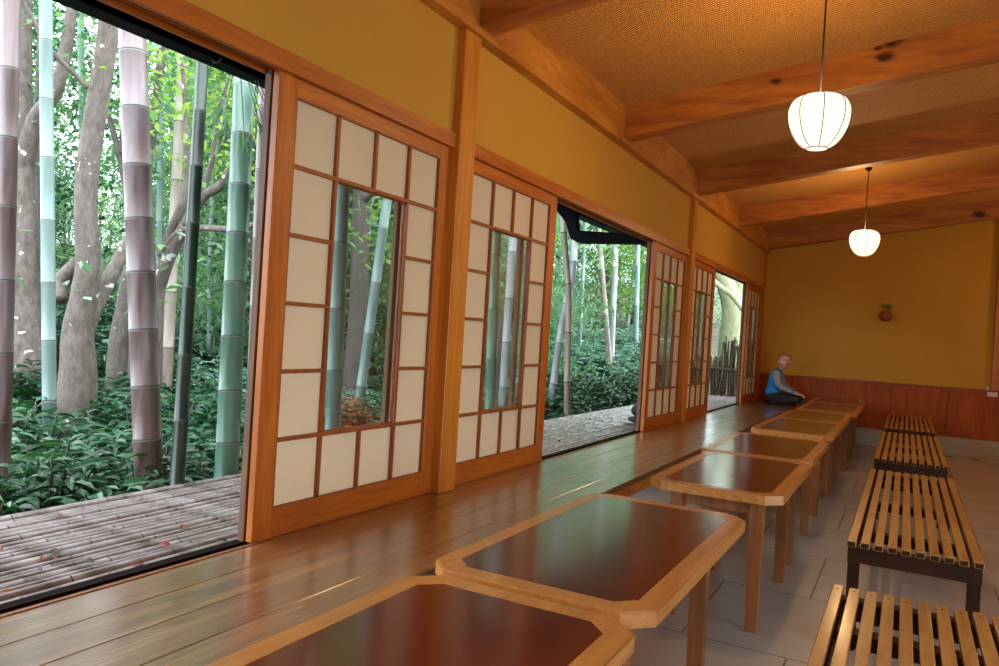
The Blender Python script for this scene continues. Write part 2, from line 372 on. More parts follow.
# ------------------------------------------------------------------ shoji doors
def shoji(n, y0, flip, label, stile_y):
    """1.15 m sliding screen, its leading edge at y0"""
    root = empty('door_%d' % n, (0, y0, 0), label, None, None, 'structure')
    W = 1.15; SW = .092; z0, z1 = .0, 1.712
    gy0, gy1, gz0, gz1 = SW, W - SW, .108, 1.625
    X0, X1 = -.043, -.012
    for a, b in ((0, SW), (W - SW, W)): boxes('stile', [(X0, X1, a, b, z0 + .002, z1 - .001)], M_frame, root, .002)
    boxes('rail', [(X0 + .002, X1 - .001, SW, W - SW, gz1, z1 - .002)], M_frame_y, root, .001)
    boxes('rail', [(X0 + .002, X1 - .001, SW, W - SW, z0 + .003, gz0)], M_frame_y, root, .001)
    cw = (gy1 - gy0) / 4; rh = (gz1 - gz0) / 6; t = .0075
    bars = []
    xa, xb = -.028, -.014
    for i in (1, 3): bars.append((xa, xb, gy0 + i * cw - t, gy0 + i * cw + t, gz0, gz1))
    for a, b in ((0, 1), (5, 6)): bars.append((xa, xb, gy0 + 2 * cw - t, gy0 + 2 * cw + t, gz0 + a * rh, gz0 + b * rh))
    for j in range(1, 6):
        if j in (1, 5): bars.append((xa - .001, xb + .001, gy0, gy1, gz0 + j * rh - t, gz0 + j * rh + t))
        else:
            for a, b in ((0, 1), (3, 4)): bars.append((xa - .001, xb + .001, gy0 + a * cw, gy0 + b * cw, gz0 + j * rh - t, gz0 + j * rh + t))
    e = .006
    bars += [(xa, xb, gy0 - .002, gy0 + e, gz0, gz1), (xa, xb, gy1 - e, gy1 + .002, gz0, gz1), (xa, xb, gy0, gy1, gz0 - .002, gz0 + e), (xa, xb, gy0, gy1, gz1 - e, gz1 + .002)]
    boxes('lattice', bars, M_lattice, root)
    wy0, wy1, wz0, wz1 = gy0 + cw, gy0 + 3 * cw, gz0 + rh, gz0 + 5 * rh
    xp = -.031
    boxes('paper_panel', [(xp - .001, xp, gy0, wy0, gz0, gz1), (xp - .001, xp, wy1, gy1, gz0, gz1), (xp - .001, xp, wy0, wy1, gz0, wz0), (xp - .001, xp, wy0, wy1, wz1, gz1)], M_paper, root)
    wf = boxes('window_frame', [(-.040, -.028, wy0 - .004, wy0 + .012, wz0, wz1), (-.040, -.028, wy1 - .012, wy1 + .004, wz0, wz1), (-.040, -.028, wy0 + .012, wy1 - .012, wz0 - .004, wz0 + .012), (-.040, -.028, wy0 + .012, wy1 - .012, wz1 - .012, wz1 + .004)], M_lattice, root)
    boxes('glass', [(-.035, -.032, wy0 + .012, wy1 - .012, wz0 + .012, wz1 - .012)], M_glass, wf)
    # outer glazed leaf running in the second groove
    of = boxes('outer_frame', [(-.084, -.054, 0, .06, .0, 1.71), (-.084, -.054, W - .06, W, .0, 1.71), (-.084, -.054, .06, W - .06, 0.0, .09), (-.084, -.054, .06, W - .06, 1.63, 1.71), (-.080, -.058, stile_y, stile_y + .035, .09, 1.63)], M_outer, root, .002)
    boxes('outer_glass', [(-.071, -.068, .06, stile_y, .09, 1.63), (-.071, -.068, stile_y + .035, W - .06, .09, 1.63)], M_glass, of)
    return root
shoji(1, 1.955, 0, 'large paper shoji screen nearest the camera beside the widest opening', .80)
shoji(2, 3.225, 0, 'second paper shoji screen, just past the first wall post', .77)
shoji(3, 6.485, 0, 'third paper shoji screen, past the middle opening and before the second post', .70)
shoji(4, 7.745, 0, 'fourth paper shoji screen, just past the second wall post', .70)
shoji(5, 10.93, 0, 'fifth and farthest paper shoji screen, against the back corner', .70)

# ------------------------------------------------------------------ sitting platform
t = empty('sitting_platform', (.3, 4, ZF), 'long raised wooden sitting platform running below the shoji screens', 'platform')
def rel(lst, p): return [(a - p[0], b - p[0], c - p[1], d - p[1], e - p[2], f - p[2]) for a, b, c, d, e, f in lst]
PO = (.3, 4, ZF)
xs = [0.001, .17, .335, .505, .64]
for i in range(4):
    boxes('plank', rel([(xs[i], xs[i + 1] - .0025, YN + .01, YB - .001, -.035, 0.0)], PO), M_plat, t, .0015)
boxes('fascia', rel([(.60, .636, YN + .01, YB - .05, -.10, -.036)], PO), M_keta, t, .003)
boxes('riser', rel([(.565, .595, YN + .01, YB - .05, ZF, -.036)], PO), M_riser, t)

# ------------------------------------------------------------------ tables
def table(y0, y1, x0, x1, label):
    cx, cy = (x0 + x1) / 2, (y0 + y1) / 2; hx, hy = (x1 - x0) / 2, (y1 - y0) / 2
    root = empty('low_table', (cx, cy, ZF), label, 'table', 'tables along the platform')
    H = .15 - ZF; T = .042; ch = .070; rw = .060
    def oct_(hx, hy, c): return [(-hx + c, -hy), (hx - c, -hy), (hx, -hy + c), (hx, hy - c), (hx - c, hy), (-hx + c, hy), (-hx, hy - c), (-hx, -hy + c)]
    o_ = oct_(hx, hy, ch); i_ = oct_(hx - rw, hy - rw, ch * .72)
    bm = bmesh.new()
    ot = [bm.verts.new((*p, H)) for p in o_]; ob = [bm.verts.new((*p, H - T)) for p in o_]
    it = [bm.verts.new((*p, H)) for p in i_]; ib = [bm.verts.new((*p, H - T)) for p in i_]
    for k in range(8):
        q = (k + 1) % 8
        bm.faces.new((ot[k], ot[q], it[q], it[k])); bm.faces.new((ob[k], ob[q], ot[q], ot[k])); bm.faces.new((it[k], it[q], ib[q], ib[k])); bm.faces.new((ib[k], ib[q], ob[q], ob[k]))
    bmesh.ops.bevel(bm, geom=[e for e in bm.edges if all(v in ot for v in e.verts)], offset=.004, segments=2, affect='EDGES')
    obj_bm('rim', bm, M_rim, root)
    bm = bmesh.new(); prism(bm, [(*p, H - .0008) for p in i_], (0, 0, -.03)); obj_bm('tabletop', bm, M_inlay, root)
    lx = hx - .12; L0, L1 = -hy + .14, hy - .24; ly = (L1 - L0) / 2; my = (L0 + L1) / 2
    for sx in (-1, 1):
        for sy in (-1, 1):
            bm = bmesh.new(); vs = []
            for z, w in ((0, .022), (H - T - .1, .031), (H - T, .031)):
                # taper on the inner faces only
                vs.append([bm.verts.new((sx * (lx) + a, my + sy * (ly) + b, z)) for a, b in ((-w if sx > 0 else -.029, -w if sy > 0 else -.029), (.029 if sx > 0 else w, -w if sy > 0 else -.029), (.029 if sx > 0 else w, .029 if sy > 0 else w), (-w if sx > 0 else -.029, .029 if sy > 0 else w))])
            for a, b in zip(vs, vs[1:]):
                for k in range(4): bm.faces.new((a[k], a[(k + 1) % 4], b[(k + 1) % 4], b[k]))
            bm.faces.new(vs[0][::-1]); bm.faces.new(vs[-1])
            obj_bm('leg', bm, M_leg, root)
    a0, a1 = H - T - .075, H - T
    for s in (-1, 1):
        boxes('apron', [(-lx + .029, lx - .029, my + s * ly - .012, my + s * ly + .012, a0, a1)], M_leg, root, .002)
        boxes('apron', [(s * lx - .012, s * lx + .012, my - ly + .029, my + ly - .029, a0, a1)], M_leg, root, .002)
    return root
TB = [(.42, 1.722, .870, 1.497, 'maroon-topped table nearest the camera, cut off by the bottom edge'),
      (1.76, 3.055, .845, 1.495, 'glossy maroon table second from the camera, reflecting the bright opening'),
      (3.53, 4.765, .935, 1.550, 'maroon table showing its front legs and apron, third from the camera'),
      (4.79, 6.02, .880, 1.540, 'maroon table, fourth from the camera, joined to the far edge of the third'),
      (6.38, 7.655, .905, 1.530, 'fifth table from the camera, just past the second gap in the row'),
      (7.68, 8.90, .905, 1.525, 'sixth table from the camera, third from the back wall'),
      (9.06, 10.50, .93, 1.560, 'seventh table from the camera, second from the back wall, in front of the boy'),
      (10.53, 11.70, .90, 1.530, 'farthest table in the row, closest to the back wall')]
for q in TB: table(*q)

# ------------------------------------------------------------------ slatted benches
def bench(y0, y1, label, x0=1.812, x1=2.328):
    hx, hy = (x1 - x0) / 2, (y1 - y0) / 2; H = -.02 - ZF
    root = empty('slatted_bench', ((x0 + x1) / 2, (y0 + y1) / 2, ZF), label, 'bench', 'slatted benches beside the tables')
    n = 10; w = .0365; gap = (2 * hx - n * w) / (n - 1)
    for i in range(n):
        a = -hx + i * (w + gap); ins = 0 if i in (0, n - 1) else .006 * (i % 2)
        s = boxes('slat', [(a, a + w, -hy + ins, hy - ins, H - .026, H)], M_slat, root, .003)
        s.data.materials.append(M_bdark)
        for pl in s.data.polygons:
            if abs(pl.normal.y) > .9: pl.material_index = 1  # end faces painted the dark frame colour to give them shade
        for sy in (-1, 1):
            bm = bmesh.new(); bmesh.ops.create_cone(bm, cap_ends=True, segments=8, radius1=.004, radius2=.004, depth=.001, matrix=Matrix.Translation((a + w / 2, sy * (hy - .05), H + .0004)))
            obj_bm('screw', bm, M_bdark, s)
    for sy in (-1, 1):
        boxes('end_rail', [(-hx + .004, hx - .004, sy * (hy - .045) - .03, sy * (hy - .045) + .03, H - .095, H - .0265)], M_bdark, root, .002)
        for sx in (-1, 1):
            cx, cy = sx * (hx - .03), sy * (hy - .045)
            boxes('leg', [(cx - .024, cx + .024, cy - .022, cy + .022, 0, H - .0955)], M_bdark, root, .002)
    for sx in (-1, 1): boxes('side_rail', [(sx * (hx - .03) - .012, sx * (hx - .03) + .012, -hy + .078, hy - .078, H - .08, H - .0265)], M_bdark, root, .002)
    for f in (-.34, 0, .34): boxes('cross_rail', [(-hx + .043, hx - .043, f * 2 * hy - .035, f * 2 * hy + .035, H - .07, H - .0265)], M_bdark, root, .002)
    return root
bench(.60, 2.97, 'slatted wooden bench nearest the camera, cut off at the bottom right corner')
bench(3.69, 6.13, 'slatted wooden bench second from the camera, showing its dark front rail and legs')
bench(6.75, 9.24, 'slatted wooden bench third from the camera, beside the far tables')
bench(9.66, 12.05, 'farthest slatted wooden bench, against the back wall')

# ------------------------------------------------------------------ lanterns
def emis(name, c, s):
    M, nt, b = mat(name); nt.nodes.remove(b); e = N(nt, 'ShaderNodeEmission'); e.inputs['Color'].default_value = (*c, 1); e.inputs['Strength'].default_value = s
    L(nt, e.outputs[0], nt.nodes['Material Output'].inputs['Surface']); return M
LAMP = 62.0
M_lamp, nt, b = mat('glowing_lantern_paper'); nt.nodes.remove(b)
e = N(nt, 'ShaderNodeEmission', Strength=1.15); e.inputs['Color'].default_value = (1, .86, .66, 1); t = N(nt, 'ShaderNodeBsdfTransparent'); t.inputs['Color'].default_value = (1.0, .63, .28, 1)
mx = N(nt, 'ShaderNodeMixShader'); mx.inputs[0].default_value = .3; L(nt, e.outputs[0], mx.inputs[1]); L(nt, t.outputs[0], mx.inputs[2]); L(nt, mx.outputs[0], nt.nodes['Material Output'].inputs['Surface'])
M_rib = plain('lantern_rib', (.02, .008, .004), .9, Specular_IOR_Level=0.0)
M_cord = plain('black_cord', (.012, .01, .01), .5)
def lantern(y, label, x=1.54):
    zc = 1.972; root = empty('paper_lantern', (x, y, zc - .137), label, 'lantern', 'paper lanterns hanging from the ceiling')
    prof = [(.052, 0.0), (.085, .022), (.112, .055), (.136, .105), (.147, .155), (.146, .200), (.130, .237), (.100, .258), (.06, .266)]
    sm = [tuple(v)[:2] for v in smoothline([(r, z, 0) for r, z in prof], 4)]
    bm = bmesh.new(); rs = lathe(bm, sm, 32); bm.faces.new(rs[-1]); bm.faces.new(rs[0][::-1]); obj_bm('shade', bm, M_lamp, root)
    for k in range(8):
        a = 2 * PI * (k + .32) / 8; bm = bmesh.new()
        tube(bm, [((r + .001) * math.cos(a), (r + .001) * math.sin(a), z) for r, z in sm], .0022, 6); obj_bm('rib', bm, M_rib, root)
    for r, z in ((.053, 0), (.061, .262)):
        bm = bmesh.new(); tube(bm, [(r * math.cos(q * PI / 12), r * math.sin(q * PI / 12), z) for q in range(25)], .0025, 6); obj_bm('ring', bm, M_rib, root)
    zt = ceil_z(x) - (zc - .137)
    ld = bpy.data.lights.new('bulb', 'POINT'); ld.energy = LAMP; ld.shadow_soft_size = .045; lo = bpy.data.objects.new('bulb', ld); COL.objects.link(lo); lo.parent = root; lo.location = (0, 0, .13)
    bm = bmesh.new(); tube(bm, [(0, 0, .262), (0, 0, zt - .02)], .0045, 8); obj_bm('cord', bm, M_cord, root)
    bm = bmesh.new(); lathe(bm, [(.006, zt - .04), (.03, zt - .02), (.035, zt)], 16); obj_bm('ceiling_rose', bm, M_rib, root)
    return root
lantern(4.10, 'large glowing ribbed paper lantern hanging near the camera')
lantern(8.72, 'smaller-looking glowing paper lantern hanging farther back by the back wall')
lantern(-.52, 'unseen glowing paper lantern added behind the camera')  # continues the lantern spacing out of view, added to light the room
for yy, w_ in ((11.15, 'nearest the back wall'), (6.6, 'midway along')): lantern(yy, 'unseen glowing paper lantern added at the right, ' + w_, 4.4)  # out of view, added for the light; the back one follows the pot's shadow

# ------------------------------------------------------------------ wall planter
p = empty('wall_planter', (1.70, YB - .085, 1.36), 'round red clay pot with small leafy plant hung on the back wall', 'plant')
bm = bmesh.new(); lathe(bm, [(.001, -.065), (.045, -.062), (.078, -.03), (.088, .01), (.08, .045), (.062, .062), (.066, .075), (.056, .075), (.052, .05)], 24)
obj_bm('pot', bm, varied('terracotta', (.20, .035, .015), (.30, .06, .025), .45, 30), p)
bm = bmesh.new(); box(bm, -.006, .006, .05, .085, .02, .07); obj_bm('hook', bm, M_bdark, p)
def leaf_pts(L_, W_, fold=.18, droop=.25):
    return [(0, 0, 0), (-.42 * W_, .35 * L_, fold * W_), (0, .35 * L_, 0), (.42 * W_, .35 * L_, fold * W_), (-.36 * W_, .7 * L_, fold * W_ * .8 - droop * L_ * .3), (0, .7 * L_, -droop * L_ * .3), (.36 * W_, .7 * L_, fold * W_ * .8 - droop * L_ * .3), (0, L_, -droop * L_)]
LF = [(0, 2, 1), (0, 3, 2), (1, 2, 5, 4), (2, 3, 6, 5), (4, 5, 7), (5, 6, 7)]
def leaves_mesh(name, items, m, shape='full'):
    """items: (pos, dir, length, width)"""
    V = []; F = []
    for p_, d, l, w in items:
        d = Vector(d).normalized(); up = Vector((random.gauss(0, .35), random.gauss(0, .35), 1)); s = d.cross(up)
        if s.length < 1e-3: s = Vector((1, 0, 0))
        s.normalize(); u = s.cross(d); b = len(V); p_ = Vector(p_)
        if shape == 'full':
            for a, c, e in leaf_pts(l, w): V.append(p_ + s * a + d * c + u * e)
            F += [tuple(b + k for k in f) for f in LF]
        else:
            for a, c, e in ((0, 0, 0), (-.5 * w, .45 * l, 0), (0, l, -.12 * l), (.5 * w, .45 * l, 0)): V.append(p_ + s * a + d * c + u * e)
            F.append((b, b + 1, b + 2, b + 3))
    me = bpy.data.meshes.new(name); me.from_pydata([tuple(v) for v in V], [], F); me.update()
    me.materials.append(m); return me
def link_mesh(name, me, parent=None, loc=None):
    o = bpy.data.objects.new(name, me); COL.objects.link(o)
    if parent: o.parent = parent
    if loc is not None: o.location = loc
    return o
it = []; bm = bmesh.new()
for k in range(9):
    a = random.uniform(0, 6.28); e = random.uniform(.05, .15); q = Vector((math.cos(a) * .05, math.sin(a) * .03 - .01, .07 + e * .7))
    tube(bm, [(0, 0, .04), q * .6, q], .002, 5)
    for j in range(4): it.append((q, (random.gauss(0, 1), random.gauss(0, .6), random.gauss(.5, .5)), .05, .028))
obj_bm('stem', bm, plain('green_stem', (.08, .12, .03)), p)
link_mesh('foliage', leaves_mesh('foliage', it, leaf_mat('planter_leaf', [(.10, .13, .03), (.30, .32, .10), (.6, .55, .3)])), p)

# small notice cards on the rail at the right
o = boxes('notice_card', [(2.985, 3.10, YB - .027, YB - .0222, .335, .395)], plain('white_card', (.75, .72, .66), .6)); setp(o, 'small white notice card fixed on the wooden rail at the right edge', 'sign')
bm = bmesh.new()
for k in range(7): box(bm, 3.0 + k * .013, 3.009 + k * .013, YB - .0276, YB - .0268, .357, .362)
q = obj_bm('print', bm, plain('grey_ink', (.25, .22, .2)), o)
bm = bmesh.new(); prism(bm, [(2.965, YB - .035, .421), (3.005, YB - .035, .421), (2.997, YB - .03, .455), (2.975, YB - .03, .46)], (0, .02, 0))
setp(obj_bm('small_ornament', bm, plain('white_ornament', (.7, .62, .52))), 'tiny pale ornament standing on the wainscot rail beside the corner post', 'ornament')
for k, x in enumerate((2.55, 2.86)):
    bm = bmesh.new(); bmesh.ops.create_cone(bm, cap_ends=True, segments=20, radius1=.06, radius2=.06, depth=.004); bmesh.ops.scale(bm, vec=(1.25, .9, 1), verts=bm.verts); bmesh.ops.translate(bm, vec=(x, 11.86, ZF + .002), verts=bm.verts)
    setp(obj_bm('floor_drain', bm, plain('drain_dark', (.05, .045, .04), .5)), ['dark floor drain nearer the last bench', 'dark floor drain nearer the right edge'][k], 'drain', 'floor drains by the back wall')

# ------------------------------------------------------------------ veranda of bamboo poles
ver = empty('bamboo_veranda', (-.6, 5, -.75), 'bamboo pole veranda deck outside the shoji screens', 'deck')
x = -.155; n = 0; first = None
def pole_mesh(r, seedv, y0=-2.5, y1=12.9):
    random.seed(seedv); bm = bmesh.new(); y = y0 - random.uniform(0, .3); pts = []; rr = []; mi = []
    sp = random.uniform(.26, .42); j = 0
    dz = lambda yy: .003 * math.sin(yy * 1.3 + seedv)
    while y < y1:
        for d, k, m_ in ((0, 1.0, 0), (sp - .020, 1.0, 0), (sp - .012, 1.04, 1), (sp - .006, 1.06, 0)):
            yy = y + d
            if yy >= y0: pts.append((.004 * math.sin(yy * .7 + seedv * 2), yy, dz(yy))); rr.append(r * k); mi.append(m_)
        y += sp
    tube(bm, pts, rr, 10, True, mi)
    return bm
k = 0
while x > -1.13:
    r = random.choice([.015, .018, .021, .024]) if k % 4 else .030
    x -= r
    b_ = pole_mesh(r, k + 3)
    o = obj_bm('bamboo_pole', b_, [M_pole, M_pnode], ver); o.location = (x + .6, -5, -.05 - r + .75 + random.uniform(-.002, .002)); x -= r + .004; k += 1
random.seed(11)
for y in np.arange(-2.2, 12.9, 1.2): boxes('joist', [(-.56, .45, y - .04 - 5, y + .04 - 5, .52, .64)], M_outer, ver)
for y in np.arange(-1.6, 12.9, 2.4): boxes('support_post', [(-.5, -.42, y - .04 - 5, y + .04 - 5, -.05, .52)], M_outer, ver)
# fallen leaves
lm = [leaves_mesh('fallen_leaf', [((0, 0, 0), (0, 1, .15),   .042, .024)], M_) for M_ in (M_rleaf, M_twig, M_rleaf)]
for k in range(46):
    x = random.uniform(-1.05, -.2); y = random.choice([random.uniform(1.0, 2.4), random.uniform(.6, 3), random.uniform(5, 8), random.uniform(4.6, 7)])
    o = link_mesh('fallen_leaf', lm[k % 3], None, (x, y, -.046)); o.rotation_euler = (random.uniform(-.2, .2), random.uniform(-.3, .3), random.uniform(0, 6.28)); s = random.uniform(.6, 1.2); o.scale = (s, s, s)
    setp(o, ['dry red fallen leaf curled on the bamboo veranda', 'dark brown fallen leaf lying on the bamboo veranda', 'dry red fallen leaf curled on the bamboo veranda'][k % 3], 'leaf', ['red fallen leaves on the veranda', 'brown fallen leaves on the veranda', 'red fallen leaves on the veranda'][k % 3])
# unidentified black shape at the third screen; pouch form and loop made up
black_shape = empty('black_shape', (-.40, 7.56, -.05), 'unidentified black shape lying on the veranda beside the third shoji screen', 'black_shape')
M_black_shape = varied('black_fabric', (.006, .006, .008), (.015, .015, .018), .7, 40)
bm = bmesh.new(); q = ellipsoid(bm, (.08, 0, .13), (.16, .12, .10), 20, 12); 
for v in q: v.co += Vector(noise.noise_vector(v.co * 9)) * .015
obj_bm('body', bm, M_black_shape, black_shape)
bm = bmesh.new(); ellipsoid(bm, (.02, -.02, .035), (.14, .07, .036), 16, 8); obj_bm('lower_lobe', bm, M_black_shape, black_shape)
bm = bmesh.new(); tube(bm, smoothline([(.0, 0, .20), (.03, -.05, .27), (.12, -.05, .28), (.17, 0, .2)]), .01, 8); obj_bm('loop', bm, M_black_shape, black_shape)

# ------------------------------------------------------------------ eaves
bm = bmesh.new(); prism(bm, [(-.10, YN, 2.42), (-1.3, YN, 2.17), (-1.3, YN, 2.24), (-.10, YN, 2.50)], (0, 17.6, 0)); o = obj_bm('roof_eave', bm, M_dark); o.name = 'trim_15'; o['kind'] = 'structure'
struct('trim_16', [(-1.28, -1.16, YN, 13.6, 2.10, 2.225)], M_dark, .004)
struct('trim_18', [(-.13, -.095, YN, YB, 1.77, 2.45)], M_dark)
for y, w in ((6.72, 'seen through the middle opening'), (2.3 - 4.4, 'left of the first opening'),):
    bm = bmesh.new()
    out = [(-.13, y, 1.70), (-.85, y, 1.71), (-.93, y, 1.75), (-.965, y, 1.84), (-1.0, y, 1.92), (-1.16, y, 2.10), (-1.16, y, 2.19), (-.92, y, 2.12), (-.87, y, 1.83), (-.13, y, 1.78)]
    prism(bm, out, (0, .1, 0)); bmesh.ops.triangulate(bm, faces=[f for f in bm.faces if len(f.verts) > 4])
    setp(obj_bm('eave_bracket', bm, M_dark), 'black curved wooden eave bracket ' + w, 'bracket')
bm = bmesh.new(); tube(bm, [(-1.14 + .035 * math.cos(a / 3), 2.62 + .035 * math.sin(a / 3), 2.11 + .0 * a) for a in range(0, 19)], .005, 6)
bmesh.ops.rotate(bm, cent=(-1.14, 2.62, 2.11), matrix=Matrix.Rotation(PI / 2, 3, 'X'), verts=bm.verts)
setp(obj_bm('hanging_hook', bm, M_cord), 'small black ring hook hanging under the eave of the first opening', 'hook')

# ------------------------------------------------------------------ ground
def gz(x, y):
    d = max(0, math.hypot(x + 1, y - 3) - 6.5)
    return -.75 + min(d * .13, 5) + .08 * noise.noise(Vector((x * .4, y * .4, 0)))
bm = bmesh.new(); nx, ny = 60, 70; gv = []
for i in range(nx + 1):
    for j in range(ny + 1):
        x = .3 - (i / nx) ** 1.4 * 55; y = -14 + (j / ny) * 74; gv.append(bm.verts.new((x, y, gz(x, y) if x < -.1 else -.75)))
for i in range(nx):
    for j in range(ny): f = bm.faces.new((gv[i * (ny + 1) + j], gv[i * (ny + 1) + j + 1], gv[(i + 1) * (ny + 1) + j + 1], gv[(i + 1) * (ny + 1) + j])); f.smooth = True
o = obj_bm('ground', bm, M_ground); o['kind'] = 'structure'

# ------------------------------------------------------------------ bamboo
def culm(name_, pts, r0, r1, sp, kind, label, group=None, parent=None):
    pts = [Vector(p) for p in pts]; base = pts[0].copy()
    fine = smoothline([p - base for p in pts], 8)
    ds = [0]
    for a, b in zip(fine, fine[1:]): ds.append(ds[-1] + (b - a).length)
    tot = ds[-1]
    def P(d):
        d = min(max(d, 0), tot)
        for i in range(len(ds) - 1):
            if ds[i + 1] >= d: return fine[i].lerp(fine[i + 1], (d - ds[i]) / max(1e-6, ds[i + 1] - ds[i]))
        return fine[-1]
    P_, R_, MI = [], [], []; d = 0; j = 0; u = max(.006, r0 * .10)
    while d < tot:
        r = r0 + (r1 - r0) * d / tot; s = sp * (1 + .05 * math.sin(j * 1.7))
        for q, k, m_ in ((0, 1.0, 0), (s * .5, .992, 0), (s - 2.2 * u, 1.0, 2), (s - 1.3 * u, 1.03, 1), (s - .3 * u, 1.02, 0)):
            if d + q <= tot: P_.append(P(d + q)); R_.append(r * k); MI.append(m_)
        d += s; j += 1
    bm = bmesh.new(); tube(bm, P_, R_, 18, True, MI)
    mats = [M_culm[kind], M_node, M_node2 if kind in ('lilac', 'blue', 'green', 'pale') else M_node]
    root = empty(name_, base, label, 'bamboo', group)
    obj_bm('culm', bm, mats, root)
    return root
def through(a, b, depth, r, zb=None, top=9.0, bend=0):
    """line through two photo points at a depth, continued to ground and up"""
    dp = depth if isinstance(depth, tuple) else (depth, depth); A = at(a[0], a[1], dp[0]); B = at(b[0], b[1], dp[1])
    dr = (A - B) / (A.z - B.z)
    zg = gz(B.x, B.y) - .05
    base = B + dr * (zg - B.z); tp = B + dr * (top - B.z)
    mid = B.lerp(A, .5)
    return [base, B, mid + Vector((bend, 0, 0)), A, A + (tp - A) * .5, tp]
def spray(root, h, n, m, spread=.6, size=.13):
    it = []
    for k in range(n):
        a = random.uniform(0, 6.28); d = random.uniform(.1, spread); z = h + random.gauss(0, spread * .5)
        b = Vector((math.cos(a) * d, math.sin(a) * d, z))
        for j in range(6): it.append((b + Vector((random.gauss(0, .06), random.gauss(0, .06), random.gauss(0, .05))), (math.cos(a) + random.gauss(0, .5), math.sin(a) + random.gauss(0, .5), random.uniform(-1.0, .1)), size * random.uniform(.7, 1.2), size * .16))
    link_mesh('foliage', leaves_mesh('foliage', it, m, 'd'), root)
BAM = [ # a, b (photo points), depth, radius, node spacing, kind, label
 ((10, 40), (4, 300), 3.6, .043, .34, 'lilac', 'lilac-brown bamboo culm at the left edge of the photo'),
 ((46, 20), (49, 370), 5.6, .047, .45, 'blue', 'pale blue-green bamboo culm left of the lichen-spotted trunk'),
 ((133, 50), (146, 400), 4.1, .072, .30, 'lilac', 'thickest bamboo culm, white-lilac above and brown below'),
 ((201, 90), (181, 420), (4.35, 3.85), .035, .36, 'dark', 'slim dark green bamboo culm leaning beside the veranda'),
 ((244, 90), (228, 440), (4.5, 4.15), .062, .30, 'green', 'thick green bamboo culm left of the first shoji screen'),
 ((264, 100), (257, 280), 4.8, .036, .42, 'lilac', 'greyish lilac bamboo culm half hidden behind the green one'),
 ((182, 80), (168, 350), 8.0, .058, .60, 'tan', 'pale tan bamboo culm farther back with few nodes'),
 ((160, 170), (159, 330), 10.0, .040, .55, 'blue', 'thin teal bamboo culm in the background behind the thick one'),
 ((81, 40), (84, 240), 9.0, .040, .6, 'green', 'thin greenish bamboo culm just left of the lichen-spotted trunk'),
 ((342, 190), (333, 420), 4.9, .050, .42, 'blue', 'pale blue bamboo culm seen through the first screen window'),
 ((385, 215), (365, 360), 7.0, .045, .5, 'blue', 'thinner bluish bamboo culm leaning in the first screen window'),
 ((496, 235), (490, 400), 6.4, .045, .45, 'green', 'grey-green bamboo culm seen through the second screen window'),
 ((513, 235), (505, 360), 8.2, .045, .5, 'pale', 'pale straight bamboo culm in the middle of the second screen window'),
 ((562, 200), (567, 388), 8.2, .034, .55, 'tan', 'curved tan bamboo culm at the left of the middle opening'),
 ((577, 215), (561, 330), 9.0, .041, .5, 'pale', 'white bamboo culm leaning across the curved tan one'),
 ((584, 245), (580, 335), 14.0, .036, .7, 'blue', 'very thin bluish culm in the middle opening'),
 ((599, 240), (608, 345), 13.0, .048, .8, 'tan', 'thin pale culm tilted left in the middle opening'),
 ((616, 240), (612, 345), 13.5, .048, .8, 'pale', 'thin pale culm tilted right in the middle opening'),
 ((638, 240), (636, 330), 15.0, .048, .8, 'blue', 'thin bluish culm beside the third shoji screen'),
]
for i, (a, b, dpt, r, sp, kd, lb) in enumerate(BAM):
    pts = through(a, b, dpt, r, bend=.05 if 'curved' in lb else 0)
    rt = culm('bamboo', pts, r * 1.04, r * .85, sp, kd, lb)
# leafy bamboo spray by the green culm
tw = empty('bamboo_twig', at(236, 90, 4.1), 'drooping spray of green bamboo leaves at the top of the thick green culm', 'bamboo')
it = []; bm = bmesh.new()
for k in range(7):
    d = Vector((random.uniform(-.1, .25), random.uniform(-.15, .25), random.uniform(-.35, .1))); tube(bm, smoothline([(0, 0, .25), d * .5 + Vector((0, 0, .12)), d], 3), .003, 5)
    for j in range(9): it.append((d * random.uniform(.4, 1), (d.x * 3 + random.gauss(0, .3), d.y * 3 + random.gauss(0, .3), random.uniform(-1.4, -.2)), random.uniform(.1, .17), .017))
obj_bm('stem', bm, M_culm['green'], tw); link_mesh('foliage', leaves_mesh('foliage', it, M_bleaf), tw)

# ------------------------------------------------------------------ trees near
def tree(name, label, stems, m, cat='tree'):
    """stems: list of (partname, [(px,py,depth)...], [radii])"""
    base = at(*stems[0][1][0]); base.z = gz(base.x, base.y)
    root = empty(name, base, label, cat)
    for pn, pp, rr in stems:
        pts = [at(*q) - base for q in pp]
        if pn == 'trunk' and pts[0].z > 0: pts = [Vector((pts[0].x, pts[0].y, -.05))] + pts; rr = [rr[0] * 1.25] + list(rr)
        fine = smoothline(pts, 6); R = []
        for i in range(len(rr) - 1): R += [rr[i] + (rr[i + 1] - rr[i]) * k / 6 for k in range(6)]
        R.append(rr[-1])
        R = [q * (1 + .05 * noise.noise(Vector((i * .45, len(pn), base.x)))) for i, q in enumerate(R)]
        bm = bmesh.new(); tube(bm, fine, R, 14)
        obj_bm(pn, bm, m, root, True)
    return root
def leafcloud(parent, centres, n, m, size, r, name='foliage', shape='d'):
    it = []
    for c in centres:
        for k in range(n):
            p_ = Vector(c) + Vector((random.gauss(0, r), random.gauss(0, r), random.gauss(0, r * .55)))
            if (parent.location + p_).x < -1.75: it.append((p_, (random.gauss(0, 1), random.gauss(0, 1), random.gauss(-.25, .5)), size * random.uniform(.7, 1.3), size * .55))
    link_mesh(name, leaves_mesh(name, it, m, shape), parent)
